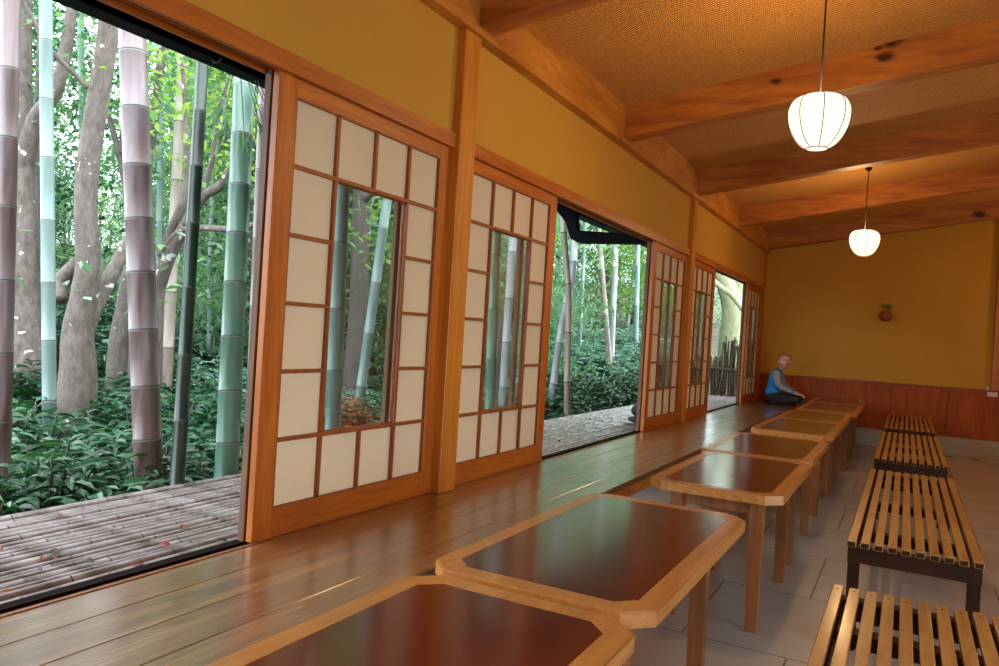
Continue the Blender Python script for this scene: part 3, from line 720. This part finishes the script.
T1 = tree('tree', 'grey tree trunk spotted with white lichen left of the thickest bamboo', [
  ('trunk', [(78, 378, 6.3), (78, 330, 6.3), (88, 270, 6.3), (86, 190, 6.3), (96, 110, 6.3), (108, 30, 6.3), (112, -90, 6.3)], [.145, .12, .10, .09, .085, .08, .07]),
  ('branch', [(60, 300, 6.3), (63, 280, 6.4), (80, 262, 6.3)], [.05, .07, .06]),
  ('branch', [(88, 88, 6.2), (70, 70, 6.1), (50, 48, 6.0), (20, -5, 5.9)], [.022, .02, .016, .012]),
  ('branch', [(80, 340, 6.3), (98, 300, 6.5), (118, 262, 6.7), (135, 225, 6.9), (150, 150, 7.1)], [.08, .07, .06, .05, .03])], M_bark)
leafcloud(T1, [(random.gauss(-1, 1.5), random.gauss(0, 1.5), random.uniform(4.6, 6.5)) for _ in range(40)], 60, M_tleaf, .11, .35)
T2 = tree('tree', 'leaning grey tree trunk with a swollen mossy base at the far left', [
  ('trunk', [(28, 385, 7.4), (26, 345, 7.4), (26, 300, 7.4), (24, 240, 7.4), (22, 180, 7.4), (22, 90, 7.4), (24, -60, 7.4)], [.27, .22, .13, .12, .11, .09, .08]),
  ('branch', [(22, 170, 7.4), (36, 120, 7.3), (58, 85, 7.2), (72, 10, 7.2)], [.09, .08, .06, .05]),
  ('branch', [(24, 350, 7.4), (8, 330, 7.3), (-8, 260, 7.3)], [.13, .12, .09])], M_bark)
leafcloud(T2, [(random.gauss(-.5, 1.6), random.gauss(0, 1.8), random.uniform(3.8, 6.5)) for _ in range(36)], 60, M_tleaf, .12, .4)
T3 = tree('tree', 'pale leaning tree trunk just left of the thickest bamboo base', [
  ('trunk', [(116, 390, 8.4), (119, 340, 8.4), (128, 280, 8.4), (140, 200, 8.4), (158, 90, 8.4), (170, -60, 8.4)], [.12, .10, .075, .06, .05, .04])], M_bark)
leafcloud(T3, [(random.gauss(0, 1.4), random.gauss(0, 1.4), random.uniform(3.5, 6.5)) for _ in range(30)], 50, M_tleaf, .12, .4)
T4 = tree('tree', 'spreading grey tree with curving branches behind the slim dark bamboo', [
  ('trunk', [(150, 400, 7.2), (154, 330, 7.2), (158, 290, 7.2), (170, 255, 7.1), (186, 225, 7.0)], [.10, .085, .07, .06, .055]),
  ('branch', [(158, 290, 7.2), (168, 240, 7.1), (182, 205, 7.0), (188, 170, 7.0), (186, 120, 7.0), (182, 60, 7)], [.045, .045, .04, .03, .02, .015]),
  ('branch', [(186, 225, 7.0), (204, 196, 6.9), (222, 184, 6.8), (240, 150, 6.6), (252, 110, 6.5)], [.05, .045, .04, .03, .02]),
  ('branch', [(160, 255, 7.1), (178, 233, 7.0), (200, 228, 6.9), (235, 229, 6.8), (262, 222, 6.8)], [.035, .032, .03, .028, .02]),
  ('branch', [(200, 200, 6.9), (212, 160, 6.8), (218, 120, 6.7), (228, 80, 6.7)], [.03, .025, .018, .012]),
  ('branch', [(212, 160, 6.8), (232, 128, 6.6), (246, 96, 6.5)], [.02, .016, .01])], M_bark)
leafcloud(T4, [at(random.uniform(150, 270), random.uniform(40, 175), random.uniform(6.6, 8.5)) - T4.location for _ in range(46)], 26, M_yleaf, .085, .26)
T5 = tree('tree', 'thin dark branching tree behind the thickest bamboo', [
  ('trunk', [(132, 400, 7.8), (134, 300, 7.8), (128, 200, 7.8), (118, 150, 7.8), (104, 100, 7.8), (90, 60, 7.8)], [.05, .045, .04, .032, .025, .015]),
  ('branch', [(120, 155, 7.8), (126, 120, 7.8), (138, 60, 7.8), (150, 0, 7.8)], [.03, .03, .022, .02])], M_bark2)
leafcloud(T5, [at(random.uniform(0, 150), random.uniform(60, 170), random.uniform(7.5, 9.5)) - T5.location for _ in range(46)], 36, M_tleaf, .09, .26)
T6 = tree('tree', 'slender grey trunk rising left of the pale bamboo at the far left', [
  ('trunk', [(47, 390, 8.2), (42, 300, 8.2), (38, 200, 8.2), (40, 100, 8.2), (46, -40, 8.2)], [.08, .07, .06, .055, .05])], M_bark2)
T7 = tree('tree', 'dark tree trunk seen in the first screen window', [
  ('trunk', [(352, 420, 9.2), (358, 330, 9.2), (360, 270, 9.2), (361, 200, 9.2), (366, 120, 9.2)], [.16, .13, .115, .105, .09]),
  ('branch', [(361, 205, 9.2), (375, 192, 9.0), (395, 188, 8.8)], [.04, .03, .02])], M_bark2)
leafcloud(T7, [(random.gauss(0, 1.4), random.gauss(0, 1.4), random.uniform(1.8, 4.5)) for _ in range(30)], 50, M_tleaf, .12, .35)
T8 = tree('tree', 'mossy tree trunk beyond the twig fence in the far opening', [
  ('trunk', [(728, 420, 15.5), (730, 350, 15.5), (733, 310, 15.5), (726, 285, 15.5), (716, 262, 15.5), (708, 230, 15.5)], [.30, .25, .23, .20, .18, .15]),
  ('branch', [(733, 310, 15.5), (738, 290, 15.5), (742, 262, 15.5)], [.15, .12, .09]),
  ('branch', [(712, 280, 15), (720, 287, 14.8), (732, 296, 14.7), (744, 312, 14.6)], [.06, .06, .05, .04])], M_moss)
leafcloud(T8, [at(random.uniform(704, 735), random.uniform(300, 345), random.uniform(14.2, 15.4)) - T8.location for _ in range(16)], 60, M_tleaf, .09, .2)
T9 = tree('tree', 'grey tree trunk seen at the bottom of the second screen window', [
  ('trunk', [(497, 420, 8.8), (499, 360, 8.8), (503, 330, 8.8), (514, 290, 8.8), (520, 240, 8.8), (522, 150, 8.8)], [.12, .10, .09, .08, .06, .05])], M_bark2)
leafcloud(T9, [(random.gauss(0, 1.2), random.gauss(0, 1.2), random.uniform(2.5, 5)) for _ in range(24)], 50, M_yleaf, .12, .35)

# ------------------------------------------------------------------ undergrowth shrubs
def shrub_proto(seed, hgt, rad, size, m, n):
    random.seed(seed); it = []; bm = bmesh.new()
    for k in range(n):
        a = random.uniform(0, 6.28); q = math.sqrt(random.random()) * rad; h = hgt * (random.uniform(.55, 1.0) if random.random() < .75 else random.uniform(.2, .6)) * (1 - .25 * (q / rad) ** 2)
        tip = Vector((math.cos(a) * q, math.sin(a) * q, h))
        if k < 26: tube(bm, smoothline([(tip.x * .15, tip.y * .15, 0), (tip.x * .6, tip.y * .6, h * .5), tip], 3), [.009] * 6 + [.004], 5)
        nl = random.randint(5, 8); a0 = random.uniform(0, 6.28)
        for j in range(nl):
            b = a0 + j * 2.4; it.append((tip + Vector((0, 0, -.02 * j)), (math.cos(b), math.sin(b), random.uniform(-.15, .55)), size * random.uniform(.75, 1.25), size * .42))
    return leaves_mesh('foliage', it, m), bm
PRO = []
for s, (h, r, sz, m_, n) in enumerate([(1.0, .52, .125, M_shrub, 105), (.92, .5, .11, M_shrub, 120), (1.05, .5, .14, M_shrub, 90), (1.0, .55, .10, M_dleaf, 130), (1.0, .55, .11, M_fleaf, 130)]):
    me, b_ = shrub_proto(50 + s, h, r, sz, m_, n)
    st = obj_bm('stem', b_, M_bark2); stm = st.data; bpy.data.objects.remove(st)
    PRO.append((me, stm))
random.seed(21)
SL_ = {0: ('dark green shrub with broad glossy leaves close to the veranda', 'glossy shrubs close to the veranda'),
       1: ('green leafy shrub in the middle undergrowth among the bamboo', 'shrubs in the middle undergrowth'),
       2: ('bluish green shrub on the far slope of the grove', 'shrubs on the far slope')}
def shrub(x, y, k, sc_, zone):
    me, stm = PRO[k]; rt = empty('shrub', (x, y, gz(x, y) - .02), SL_[zone][0], 'shrub', SL_[zone][1]); rt.rotation_euler = (0, 0, random.uniform(0, 6.28)); rt.scale = sc_
    link_mesh('foliage', me, rt); link_mesh('stem', stm, rt)
y = -.9
while y < 12.4:   # row beside the veranda
    shrub(-1.75 + random.uniform(-.1, .1), y, random.choice([0, 1, 2]), (1, 1, random.uniform(.88, 1.0)), 0); y += random.uniform(.55, .72)
for row, (xr, z_) in enumerate([(-2.5, .98), (-3.3, 1.0), (-4.2, 1.05), (-5.2, 1.08)]):
    y = 0 + row * .4
    while y < 16:
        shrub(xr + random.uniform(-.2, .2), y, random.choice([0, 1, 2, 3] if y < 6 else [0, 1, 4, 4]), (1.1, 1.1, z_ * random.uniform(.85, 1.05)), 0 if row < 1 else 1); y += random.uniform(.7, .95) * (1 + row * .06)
for k in range(120):
    d = random.uniform(8, 22); a = random.uniform(-.1, 1.25); x = 1.0 - d * math.cos(a) ; y = d * math.sin(a) + 1
    if x > -6: x -= 4
    if x > -2.6: continue
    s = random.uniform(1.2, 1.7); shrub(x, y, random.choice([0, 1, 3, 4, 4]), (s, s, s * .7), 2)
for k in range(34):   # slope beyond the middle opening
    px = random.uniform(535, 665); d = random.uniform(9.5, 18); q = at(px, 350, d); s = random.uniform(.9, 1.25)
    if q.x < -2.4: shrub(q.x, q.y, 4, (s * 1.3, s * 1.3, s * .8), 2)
rb = at(345, 400, 5.6)  # red shrub added in place of the reflection in the window
rt = empty('shrub', (rb.x, rb.y, gz(rb.x, rb.y)), 'reddish-leaved shrub put in for the reflection low in the first screen window', 'shrub')
me, b_ = shrub_proto(88, 1.12, .33, .07, M_rleaf, 110); link_mesh('foliage', me, rt); obj_bm('stem', b_, M_bark2, rt)

# ------------------------------------------------------------------ background leafy bamboo and trees
def crown_proto(seed, m, h0, h1, rad, ncl, n, size, slim, droop=-.5):
    random.seed(seed); it = []
    for c in range(ncl):
        a = random.uniform(0, 6.28); z = random.uniform(h0, h1); q = rad * math.sqrt(random.random()) * (1 - .35 * abs((z - (h0 + h1) / 2) / (h1 - h0)))
        cc = Vector((math.cos(a) * q, math.sin(a) * q, z)); rr = random.uniform(.22, .5)
        for k in range(n):
            p_ = cc + Vector((random.gauss(0, rr), random.gauss(0, rr), random.gauss(0, rr * .5)))
            it.append((p_, (random.gauss(0, 1), random.gauss(0, 1), random.gauss(droop, .45)), size * random.uniform(.7, 1.3), size * slim))
    return leaves_mesh('foliage', it, m, 'd')
CR_ = [(crown_proto(1, M_bleaf, .6, 9.5, 1.7, 130, 55, .20, .20), 'b'), (crown_proto(2, M_tleaf, .3, 9, 2.0, 150, 45, .16, .55, -.2), 't'),
       (crown_proto(3, M_bleaf, 1.2, 10, 1.5, 110, 60, .22, .18), 'b'), (crown_proto(4, M_yleaf, 1.5, 8, 1.9, 90, 45, .14, .55, -.2), 'y'), (crown_proto(5, M_dleaf, .0, 8, 2.0, 150, 45, .17, .5, -.2), 'd')]
def far_stem(kind):
    bm = bmesh.new()
    if kind == 'b':
        pp = []; rr = []; mi = []
        for j in range(16):
            for q, k, m_ in ((0, 1, 0), (.53, 1, 1), (.56, 1.08, 0)): pp.append((.02 * math.sin(j), 0, j * .6 + q)); rr.append(.05 * k * (1 - j * .02)); mi.append(m_)
        tube(bm, pp, rr, 10, True, mi); ms = [M_culm['pale'], M_node]
    else:
        tube(bm, smoothline([(0, 0, -.1), (.1, 0, 2), (-.05, .1, 4), (.1, 0, 7)], 4), [.12 - .006 * i for i in range(13)], 10); ms = [M_bark2]
    o = obj_bm('s', bm, ms, None, True); me = o.data; bpy.data.objects.remove(o); return me
ST = {'b': far_stem('b'), 't': far_stem('t')}; ST['y'] = ST['d'] = ST['t']
LB = {'b': ('tall leafy bamboo in the green background of the grove', 'bamboo', 'leafy bamboos in the background', 'culm'),
      't': ('mid green leafy tree in the background of the grove', 'tree', 'green trees in the background', 'trunk'),
      'y': ('yellow-green leafy tree in the background of the grove', 'tree', 'yellow-green trees in the background', 'trunk'),
      'd': ('dark green dense tree in the background of the grove', 'tree', 'dark trees in the background', 'trunk')}
def far(x, y, k, s):
    me, kd = CR_[k]; lb = LB[kd]; rt = empty('bamboo' if kd == 'b' else 'tree', (x, y, gz(x, y) - .1), lb[0], lb[1], lb[2]); rt.rotation_euler = (random.uniform(-.05, .05), random.uniform(-.05, .05), random.uniform(0, 6.28)); rt.scale = (s, s, s)
    link_mesh('foliage', me, rt); link_mesh(lb[3], ST[kd], rt)
random.seed(5)
for ring, (d0, d1, n) in enumerate([(11, 13.5, 16), (14, 18, 26), (19, 25, 34), (26, 34, 40)]):
    for k in range(n):
        px = -60 + (k + random.uniform(.2, .8)) * 760 / n; d = random.uniform(d0, d1); q = CP + (CF + CR * ((px - 499.5) / FPX)) * d / math.sqrt(1 + ((px - 499.5) / FPX) ** 2) * 1.0
        if ring < 2 and (20 < px < 190 or 525 < px < 660): continue
        if q.x > -2.2 - (ring > 0) * .5: continue
        kk = random.choice([0, 1, 2, 0, 3, 4] if px < 300 else [0, 2, 0, 2, 1, 3])
        hs = .5 if (-20 < px < 175) else 1.0
        far(q.x, q.y, kk, random.uniform(.8, 1.05) * (.85 if ring == 0 else 1.0) * hs)

# ------------------------------------------------------------------ twig fence beyond the veranda end
fe = empty('twig_fence', (-.9, 13.15, -.75), 'dark brushwood fence of vertical twigs at the end of the veranda', 'fence')
random.seed(3); tot_b = []
bm = bmesh.new()
for k in range(240):
    x = -1.25 + 2.3 * k / 240; h = (1.64 if x > .13 else 1.3) + random.uniform(-.10, .08)
    tube(bm, smoothline([(x, random.uniform(-.03, .03), 0), (x + random.gauss(0, .012), random.uniform(-.04, .04), h * .5), (x + random.gauss(0, .02), random.uniform(-.03, .03), h)], 3), random.uniform(.008, .015), 6)
obj_bm('brushwood', bm, M_twig, fe)
for z in (.5, 1.15):
    for s in (-1, 1):
        bm = bmesh.new(); tube(bm, [(-1.3, s * .055, z), (1.1, s * .055, z)], .016, 8); obj_bm('rail', bm, M_twig, fe)

# ------------------------------------------------------------------ boy
def skin_mesh(name, V, E, R, m, parent, sub=2, root=0):
    me = bpy.data.meshes.new(name); me.from_pydata(V, E, []); o = bpy.data.objects.new(name, me); COL.objects.link(o)
    sm = o.modifiers.new('s', 'SKIN'); sm.use_smooth_shade = True
    for i, r in enumerate(R): me.skin_vertices[0].data[i].radius = (r, r) if not isinstance(r, tuple) else r
    for i in range(len(V)): me.skin_vertices[0].data[i].use_root = (i == root)
    s2 = o.modifiers.new('d', 'SUBSURF'); s2.levels = sub; s2.render_levels = sub
    bpy.context.view_layer.update(); dg = bpy.context.evaluated_depsgraph_get(); nm = bpy.data.meshes.new_from_object(o.evaluated_get(dg))
    bpy.data.objects.remove(o); nm.materials.clear(); nm.materials.append(m); nm.shade_smooth()
    r = bpy.data.objects.new(name, nm); COL.objects.link(r); r.parent = parent; return r
boy = empty('person', (.32, 11.6, 0), 'boy in blue jacket with grey sleeves sitting in the far corner', 'person')
M_skin = varied('skin', (.62, .33, .22), (.70, .40, .28), .5, 30, .05)
M_hair = varied('fair_hair', (.20, .10, .035), (.40, .24, .10), .6, 60, .5)
M_blue = varied('blue_fabric', (.005, .20, .62), (.01, .27, .75), .7, 60)
M_grey = varied('grey_fabric', (.22, .25, .32), (.30, .33, .40), .8, 90)
M_trou = varied('black_trousers', (.010, .010, .012), (.022, .022, .026), .8, 60)
# head (child of the body mesh joined into it): body = one continuous mesh
HC = Vector((.125, -.03, .635)); yaw = math.radians(-78)   # face turned to the camera and a little right
J = {'pel': (0, 0, .10), 'wst': (-.015, 0, .22), 'chs': (.01, 0, .36), 'nb': (.06, -.01, .475), 'nk': (.09, -.02, .52), 'hd': (.115, -.028, .60),
     'rs': (.035, -.125, .435), 're': (.09, -.18, .27), 'rw': (.29, -.14, .185), 'rh': (.345, -.125, .175),
     'ls': (.035, .125, .435), 'le': (.11, .17, .27), 'lw': (.29, .06, .185), 'lh': (.34, .04, .17),
     'rhp': (.04, -.075, .085), 'rk': (.37, -.16, .10), 'ra': (.20, .06, .05), 'rf': (.26, .12, .035),
     'lhp': (.04, .075, .085), 'lk': (.36, .20, .09), 'la': (.33, -.02, .045), 'lf': (.40, -.07, .04)}
ks = list(J); V = [J[k] for k in ks]; ix = {k: i for i, k in enumerate(ks)}
E = [('pel', 'wst'), ('wst', 'chs'), ('chs', 'nb'), ('nb', 'nk'), ('nk', 'hd'), ('chs', 'rs'), ('rs', 're'), ('re', 'rw'), ('rw', 'rh'), ('chs', 'ls'), ('ls', 'le'), ('le', 'lw'), ('lw', 'lh'),
     ('pel', 'rhp'), ('rhp', 'rk'), ('rk', 'ra'), ('ra', 'rf'), ('pel', 'lhp'), ('lhp', 'lk'), ('lk', 'la'), ('la', 'lf')]
Rr = dict(pel=.085, wst=.092, chs=.100, nb=.045, nk=.036, hd=.045, rs=.043, re=.032, rw=.021, rh=.024, ls=.043, le=.032, lw=.021, lh=.024, rhp=.062, rk=.046, ra=.028, rf=.026, lhp=.062, lk=.046, la=.028, lf=.026)
body = skin_mesh('body', V, [(ix[a], ix[b]) for a, b in E], [Rr[k] for k in ks], M_skin, boy)
bm = bmesh.new(); bm.from_mesh(body.data)
RH = Matrix.Rotation(yaw, 3, 'Z') @ Matrix.Rotation(math.radians(-4), 3, 'X')
def hp(p): return HC + RH @ Vector(p)
vs = bmesh.ops.create_uvsphere(bm, u_segments=32, v_segments=24, radius=1)['verts']
for v in vs:
    x, y, z = v.co     # local +x = face
    X = x * .098; Y = y * .083; Z = z * .110
    if z < 0: Y *= 1 - .22 * (-z) ** 1.5; X *= 1 - .12 * (-z)
    if x > 0:
        X *= .93
        X += .022 * math.exp(-((y / .13) ** 2)) * math.exp(-(((z + .12) / .17) ** 2)) * (1 if z < .1 else .5)    # nose
        X -= .010 * (math.exp(-(((y - .36) / .16) ** 2)) + math.exp(-(((y + .36) / .16) ** 2))) * math.exp(-(((z - .06) / .13) ** 2))  # sockets
        X += .006 * math.exp(-((y / .3) ** 2)) * math.exp(-(((z + .47) / .12) ** 2)); X += .008 * math.exp(-((y / .3) ** 2)) * math.exp(-(((z + .85) / .15) ** 2))
    v.co = hp((X, Y, Z))
for s in (-1, 1):
    ellipsoid(bm, hp((-.005, s * .083, -.005)), (.016, .008, .026), 12, 8, RH)
# hands: palm and five fingers each
def hand(bm, w, fwd, up, side):
    w = Vector(w); fwd = Vector(fwd).normalized(); up = Vector(up).normalized(); sd = fwd.cross(up).normalized(); R = Matrix((fwd, sd, up)).transposed()
    ellipsoid(bm, w + fwd * .028, (.034, .026, .012), 12, 8, R)
    for k, (o_, l) in enumerate(((-.019, .036), (-.0065, .042), (.006, .039), (.018, .030))):
        a = w + fwd * .05 + sd * o_; tube(bm, smoothline([a, a + fwd * l * .5 - up * .004, a + fwd * l * .85 - up * .018, a + fwd * l * .9 - up * .03], 3), [.0062] * 9 + [.0045], 8)
    a = w + fwd * .012 + sd * (-.02 * side); tube(bm, smoothline([a, a + fwd * .02 - sd * side * .02, a + fwd * .042 - sd * side * .022 - up * .008], 3), .0065, 8)
hand(bm, J['rh'], (1, .1, -.25), (.2, 0, 1), -1); hand(bm, J['lh'], (1, -.35, -.2), (.2, 0, 1), 1)
bm.to_mesh(body.data); bm.free(); body.data.shade_smooth()
# eyes, brows, mouth
def hpart(name, m, fs):
    b = bmesh.new()
    for c, r in fs: ellipsoid(b, hp(c), r, 10, 8, RH)
    obj_bm(name, b, m, boy)
hpart('eye', plain('eye_dark', (.03, .03, .035), .2), [((.084, .030, .006), (.006, .009, .005))]); hpart('eye', plain('eye_dark2', (.03, .03, .035), .2), [((.084, -.030, .006), (.006, .009, .005))])
hpart('mouth', plain('lips', (.45, .12, .10), .5), [((.091, 0, -.056), (.005, .022, .0045))])
hpart('eyebrow', M_hair, [((.088, .031, .027), (.005, .015, .003)), ((.088, -.031, .027), (.005, .015, .003))])
b = bmesh.new(); vs = bmesh.ops.create_uvsphere(b, u_segments=32, v_segments=20, radius=1)['verts']
dl = [v for v in vs if v.co.z < (-.30 if v.co.x < 0 else .50 + .0 * v.co.x) - (0 if v.co.x < 0 or abs(v.co.y) < .72 else .45)]
bmesh.ops.delete(b, geom=dl, context='VERTS')
for v in b.verts:
    n_ = noise.noise(v.co * 5) * .006; v.co = hp((v.co.x * (.107 + n_) - .003, v.co.y * (.092 + n_), v.co.z * (.118 + n_) + .004))
for f in b.faces: f.smooth = True
o = obj_bm('hair', b, M_hair, boy); o.modifiers.new('s', 'SOLIDIFY').thickness = .006
# jacket: torso, sleeves
def sub(name, keys, edges, grow, m):
    kk = keys; ii = {k: i for i, k in enumerate(kk)}
    return skin_mesh(name, [J[k] for k in kk], [(ii[a], ii[b]) for a, b in edges], [Rr[k] * grow.get(k, 1.16) for k in kk], m, boy)
J['rse'] = tuple(Vector(J['re']).lerp(Vector(J['rw']), .94)); J['lse'] = tuple(Vector(J['le']).lerp(Vector(J['lw']), .94)); Rr['rse'] = Rr['lse'] = .022
J['jb'] = (0, 0, .075); Rr['jb'] = .09
sub('jacket', ['jb', 'pel', 'wst', 'chs', 'nb', 'nk', 'rs', 'ls'], [('jb', 'pel'), ('pel', 'wst'), ('wst', 'chs'), ('chs', 'nb'), ('nb', 'nk'), ('chs', 'rs'), ('chs', 'ls')], {'nk': 1.35, 'nb': 1.35, 'wst': 1.22, 'pel': 1.32, 'jb': 1.25, 'rs': 1.4, 'ls': 1.4}, M_blue)
for s in 'rl':
    sub('sleeve', [s + 's', s + 'e', s + 'se'], [(s + 's', s + 'e'), (s + 'e', s + 'se')], {s + 's': 1.5, s + 'e': 1.45, s + 'se': 1.4}, M_grey)
    sl = [c_ for c_ in boy.children if c_.name.startswith('sleeve')][-1]; q = bmesh.new(); q.from_mesh(sl.data); a = Vector(J[s + 's']); ellipsoid(q, a + Vector((.0, .012 if s == 'r' else -.012, .006)), (.062, .054, .060)); q.to_mesh(sl.data); q.free(); sl.data.shade_smooth()
    q = bmesh.new(); a, b2 = Vector(J[s + 'e']), Vector(J[s + 'w']); tube(q, [a.lerp(b2, .86), a.lerp(b2, .98)], .034, 14); obj_bm('cuff', q, M_blue, boy, True)
J['rae'] = J['ra']; J['lae'] = J['la']
sub('trousers', ['pel', 'rhp', 'rk', 'ra', 'lhp', 'lk', 'la'], [('pel', 'rhp'), ('rhp', 'rk'), ('rk', 'ra'), ('pel', 'lhp'), ('lhp', 'lk'), ('lk', 'la')], {'ra': 1.35, 'la': 1.35, 'pel': 1.12, 'rhp': 1.4, 'lhp': 1.4}, M_trou)
for nm, fs in (('trousers', [((.0, 0, .075), (.125, .15, .075)), ((.10, -.09, .085), (.12, .075, .07)), ((.10, .09, .085), (.12, .075, .07))]), ('jacket', [((-.012, 0, .17), (.118, .135, .085)), ((.012, 0, .39), (.090, .125, .085)), ((.045, -.005, .47), (.062, .085, .045))])):
    tr = [c_ for c_ in boy.children if c_.name.startswith(nm)][-1]; q = bmesh.new(); q.from_mesh(tr.data)
    for c_, r_ in fs: ellipsoid(q, c_, r_, 24, 14)
    q.to_mesh(tr.data); q.free(); tr.data.shade_smooth()
M_shoe = plain('dark_shoe', (.03, .035, .045), .5)
for k, a in (('r', (.3, .3, 0)), ('l', (1, -.7, 0))):
    q = bmesh.new(); d = Vector(a).normalized(); c = Vector(J[k + 'f']); R3 = Matrix((d, Vector((-d.y, d.x, 0)), Vector((0, 0, 1)))).transposed()
    ellipsoid(q, c + d * .015 + Vector((0, 0, .003)), (.075, .034, .035), 18, 10, R3); obj_bm('shoe', q, M_shoe, boy)

def remesh(o, vox=.007, it=4):
    a = o.modifiers.new('r', 'REMESH'); a.mode = 'VOXEL'; a.voxel_size = vox; b_ = o.modifiers.new('s', 'SMOOTH'); b_.iterations = it; b_.factor = .6
    bpy.context.view_layer.update(); nm = bpy.data.meshes.new_from_object(o.evaluated_get(bpy.context.evaluated_depsgraph_get())); o.modifiers.clear(); mt = o.data.materials[0]; o.data = nm
    nm.materials.clear(); nm.materials.append(mt); nm.shade_smooth()
for c_ in list(boy.children):
    if c_.name.split('.')[0] in ('jacket', 'trousers', 'sleeve'): remesh(c_, it=8)
# ------------------------------------------------------------------ light
w = bpy.data.worlds.new('sky'); sc.world = w; w.use_nodes = True; nt = w.node_tree; bg = nt.nodes['Background']
tc = N(nt, 'ShaderNodeTexCoord'); sx = N(nt, 'ShaderNodeSeparateXYZ'); L(nt, tc.outputs['Generated'], sx.inputs[0])
L(nt, ramp(nt, sx.outputs['Z'], [(0, (.60, .72, .80)), (.35, (.85, .93, 1.0)), (1, (.92, .97, 1.0))]), bg.inputs['Color']); bg.inputs['Strength'].default_value = 5.0
sc.view_settings.view_transform = 'Standard'; sc.view_settings.look = 'None'; sc.view_settings.exposure = .75; sc.view_settings.gamma = 1
sc.view_settings.use_curve_mapping = False
sc.cycles.use_denoising = True
sc.cycles.max_bounces = 10; sc.cycles.transparent_max_bounces = 12; sc.cycles.diffuse_bounces = 6
sc.cycles.sample_clamp_indirect = 8
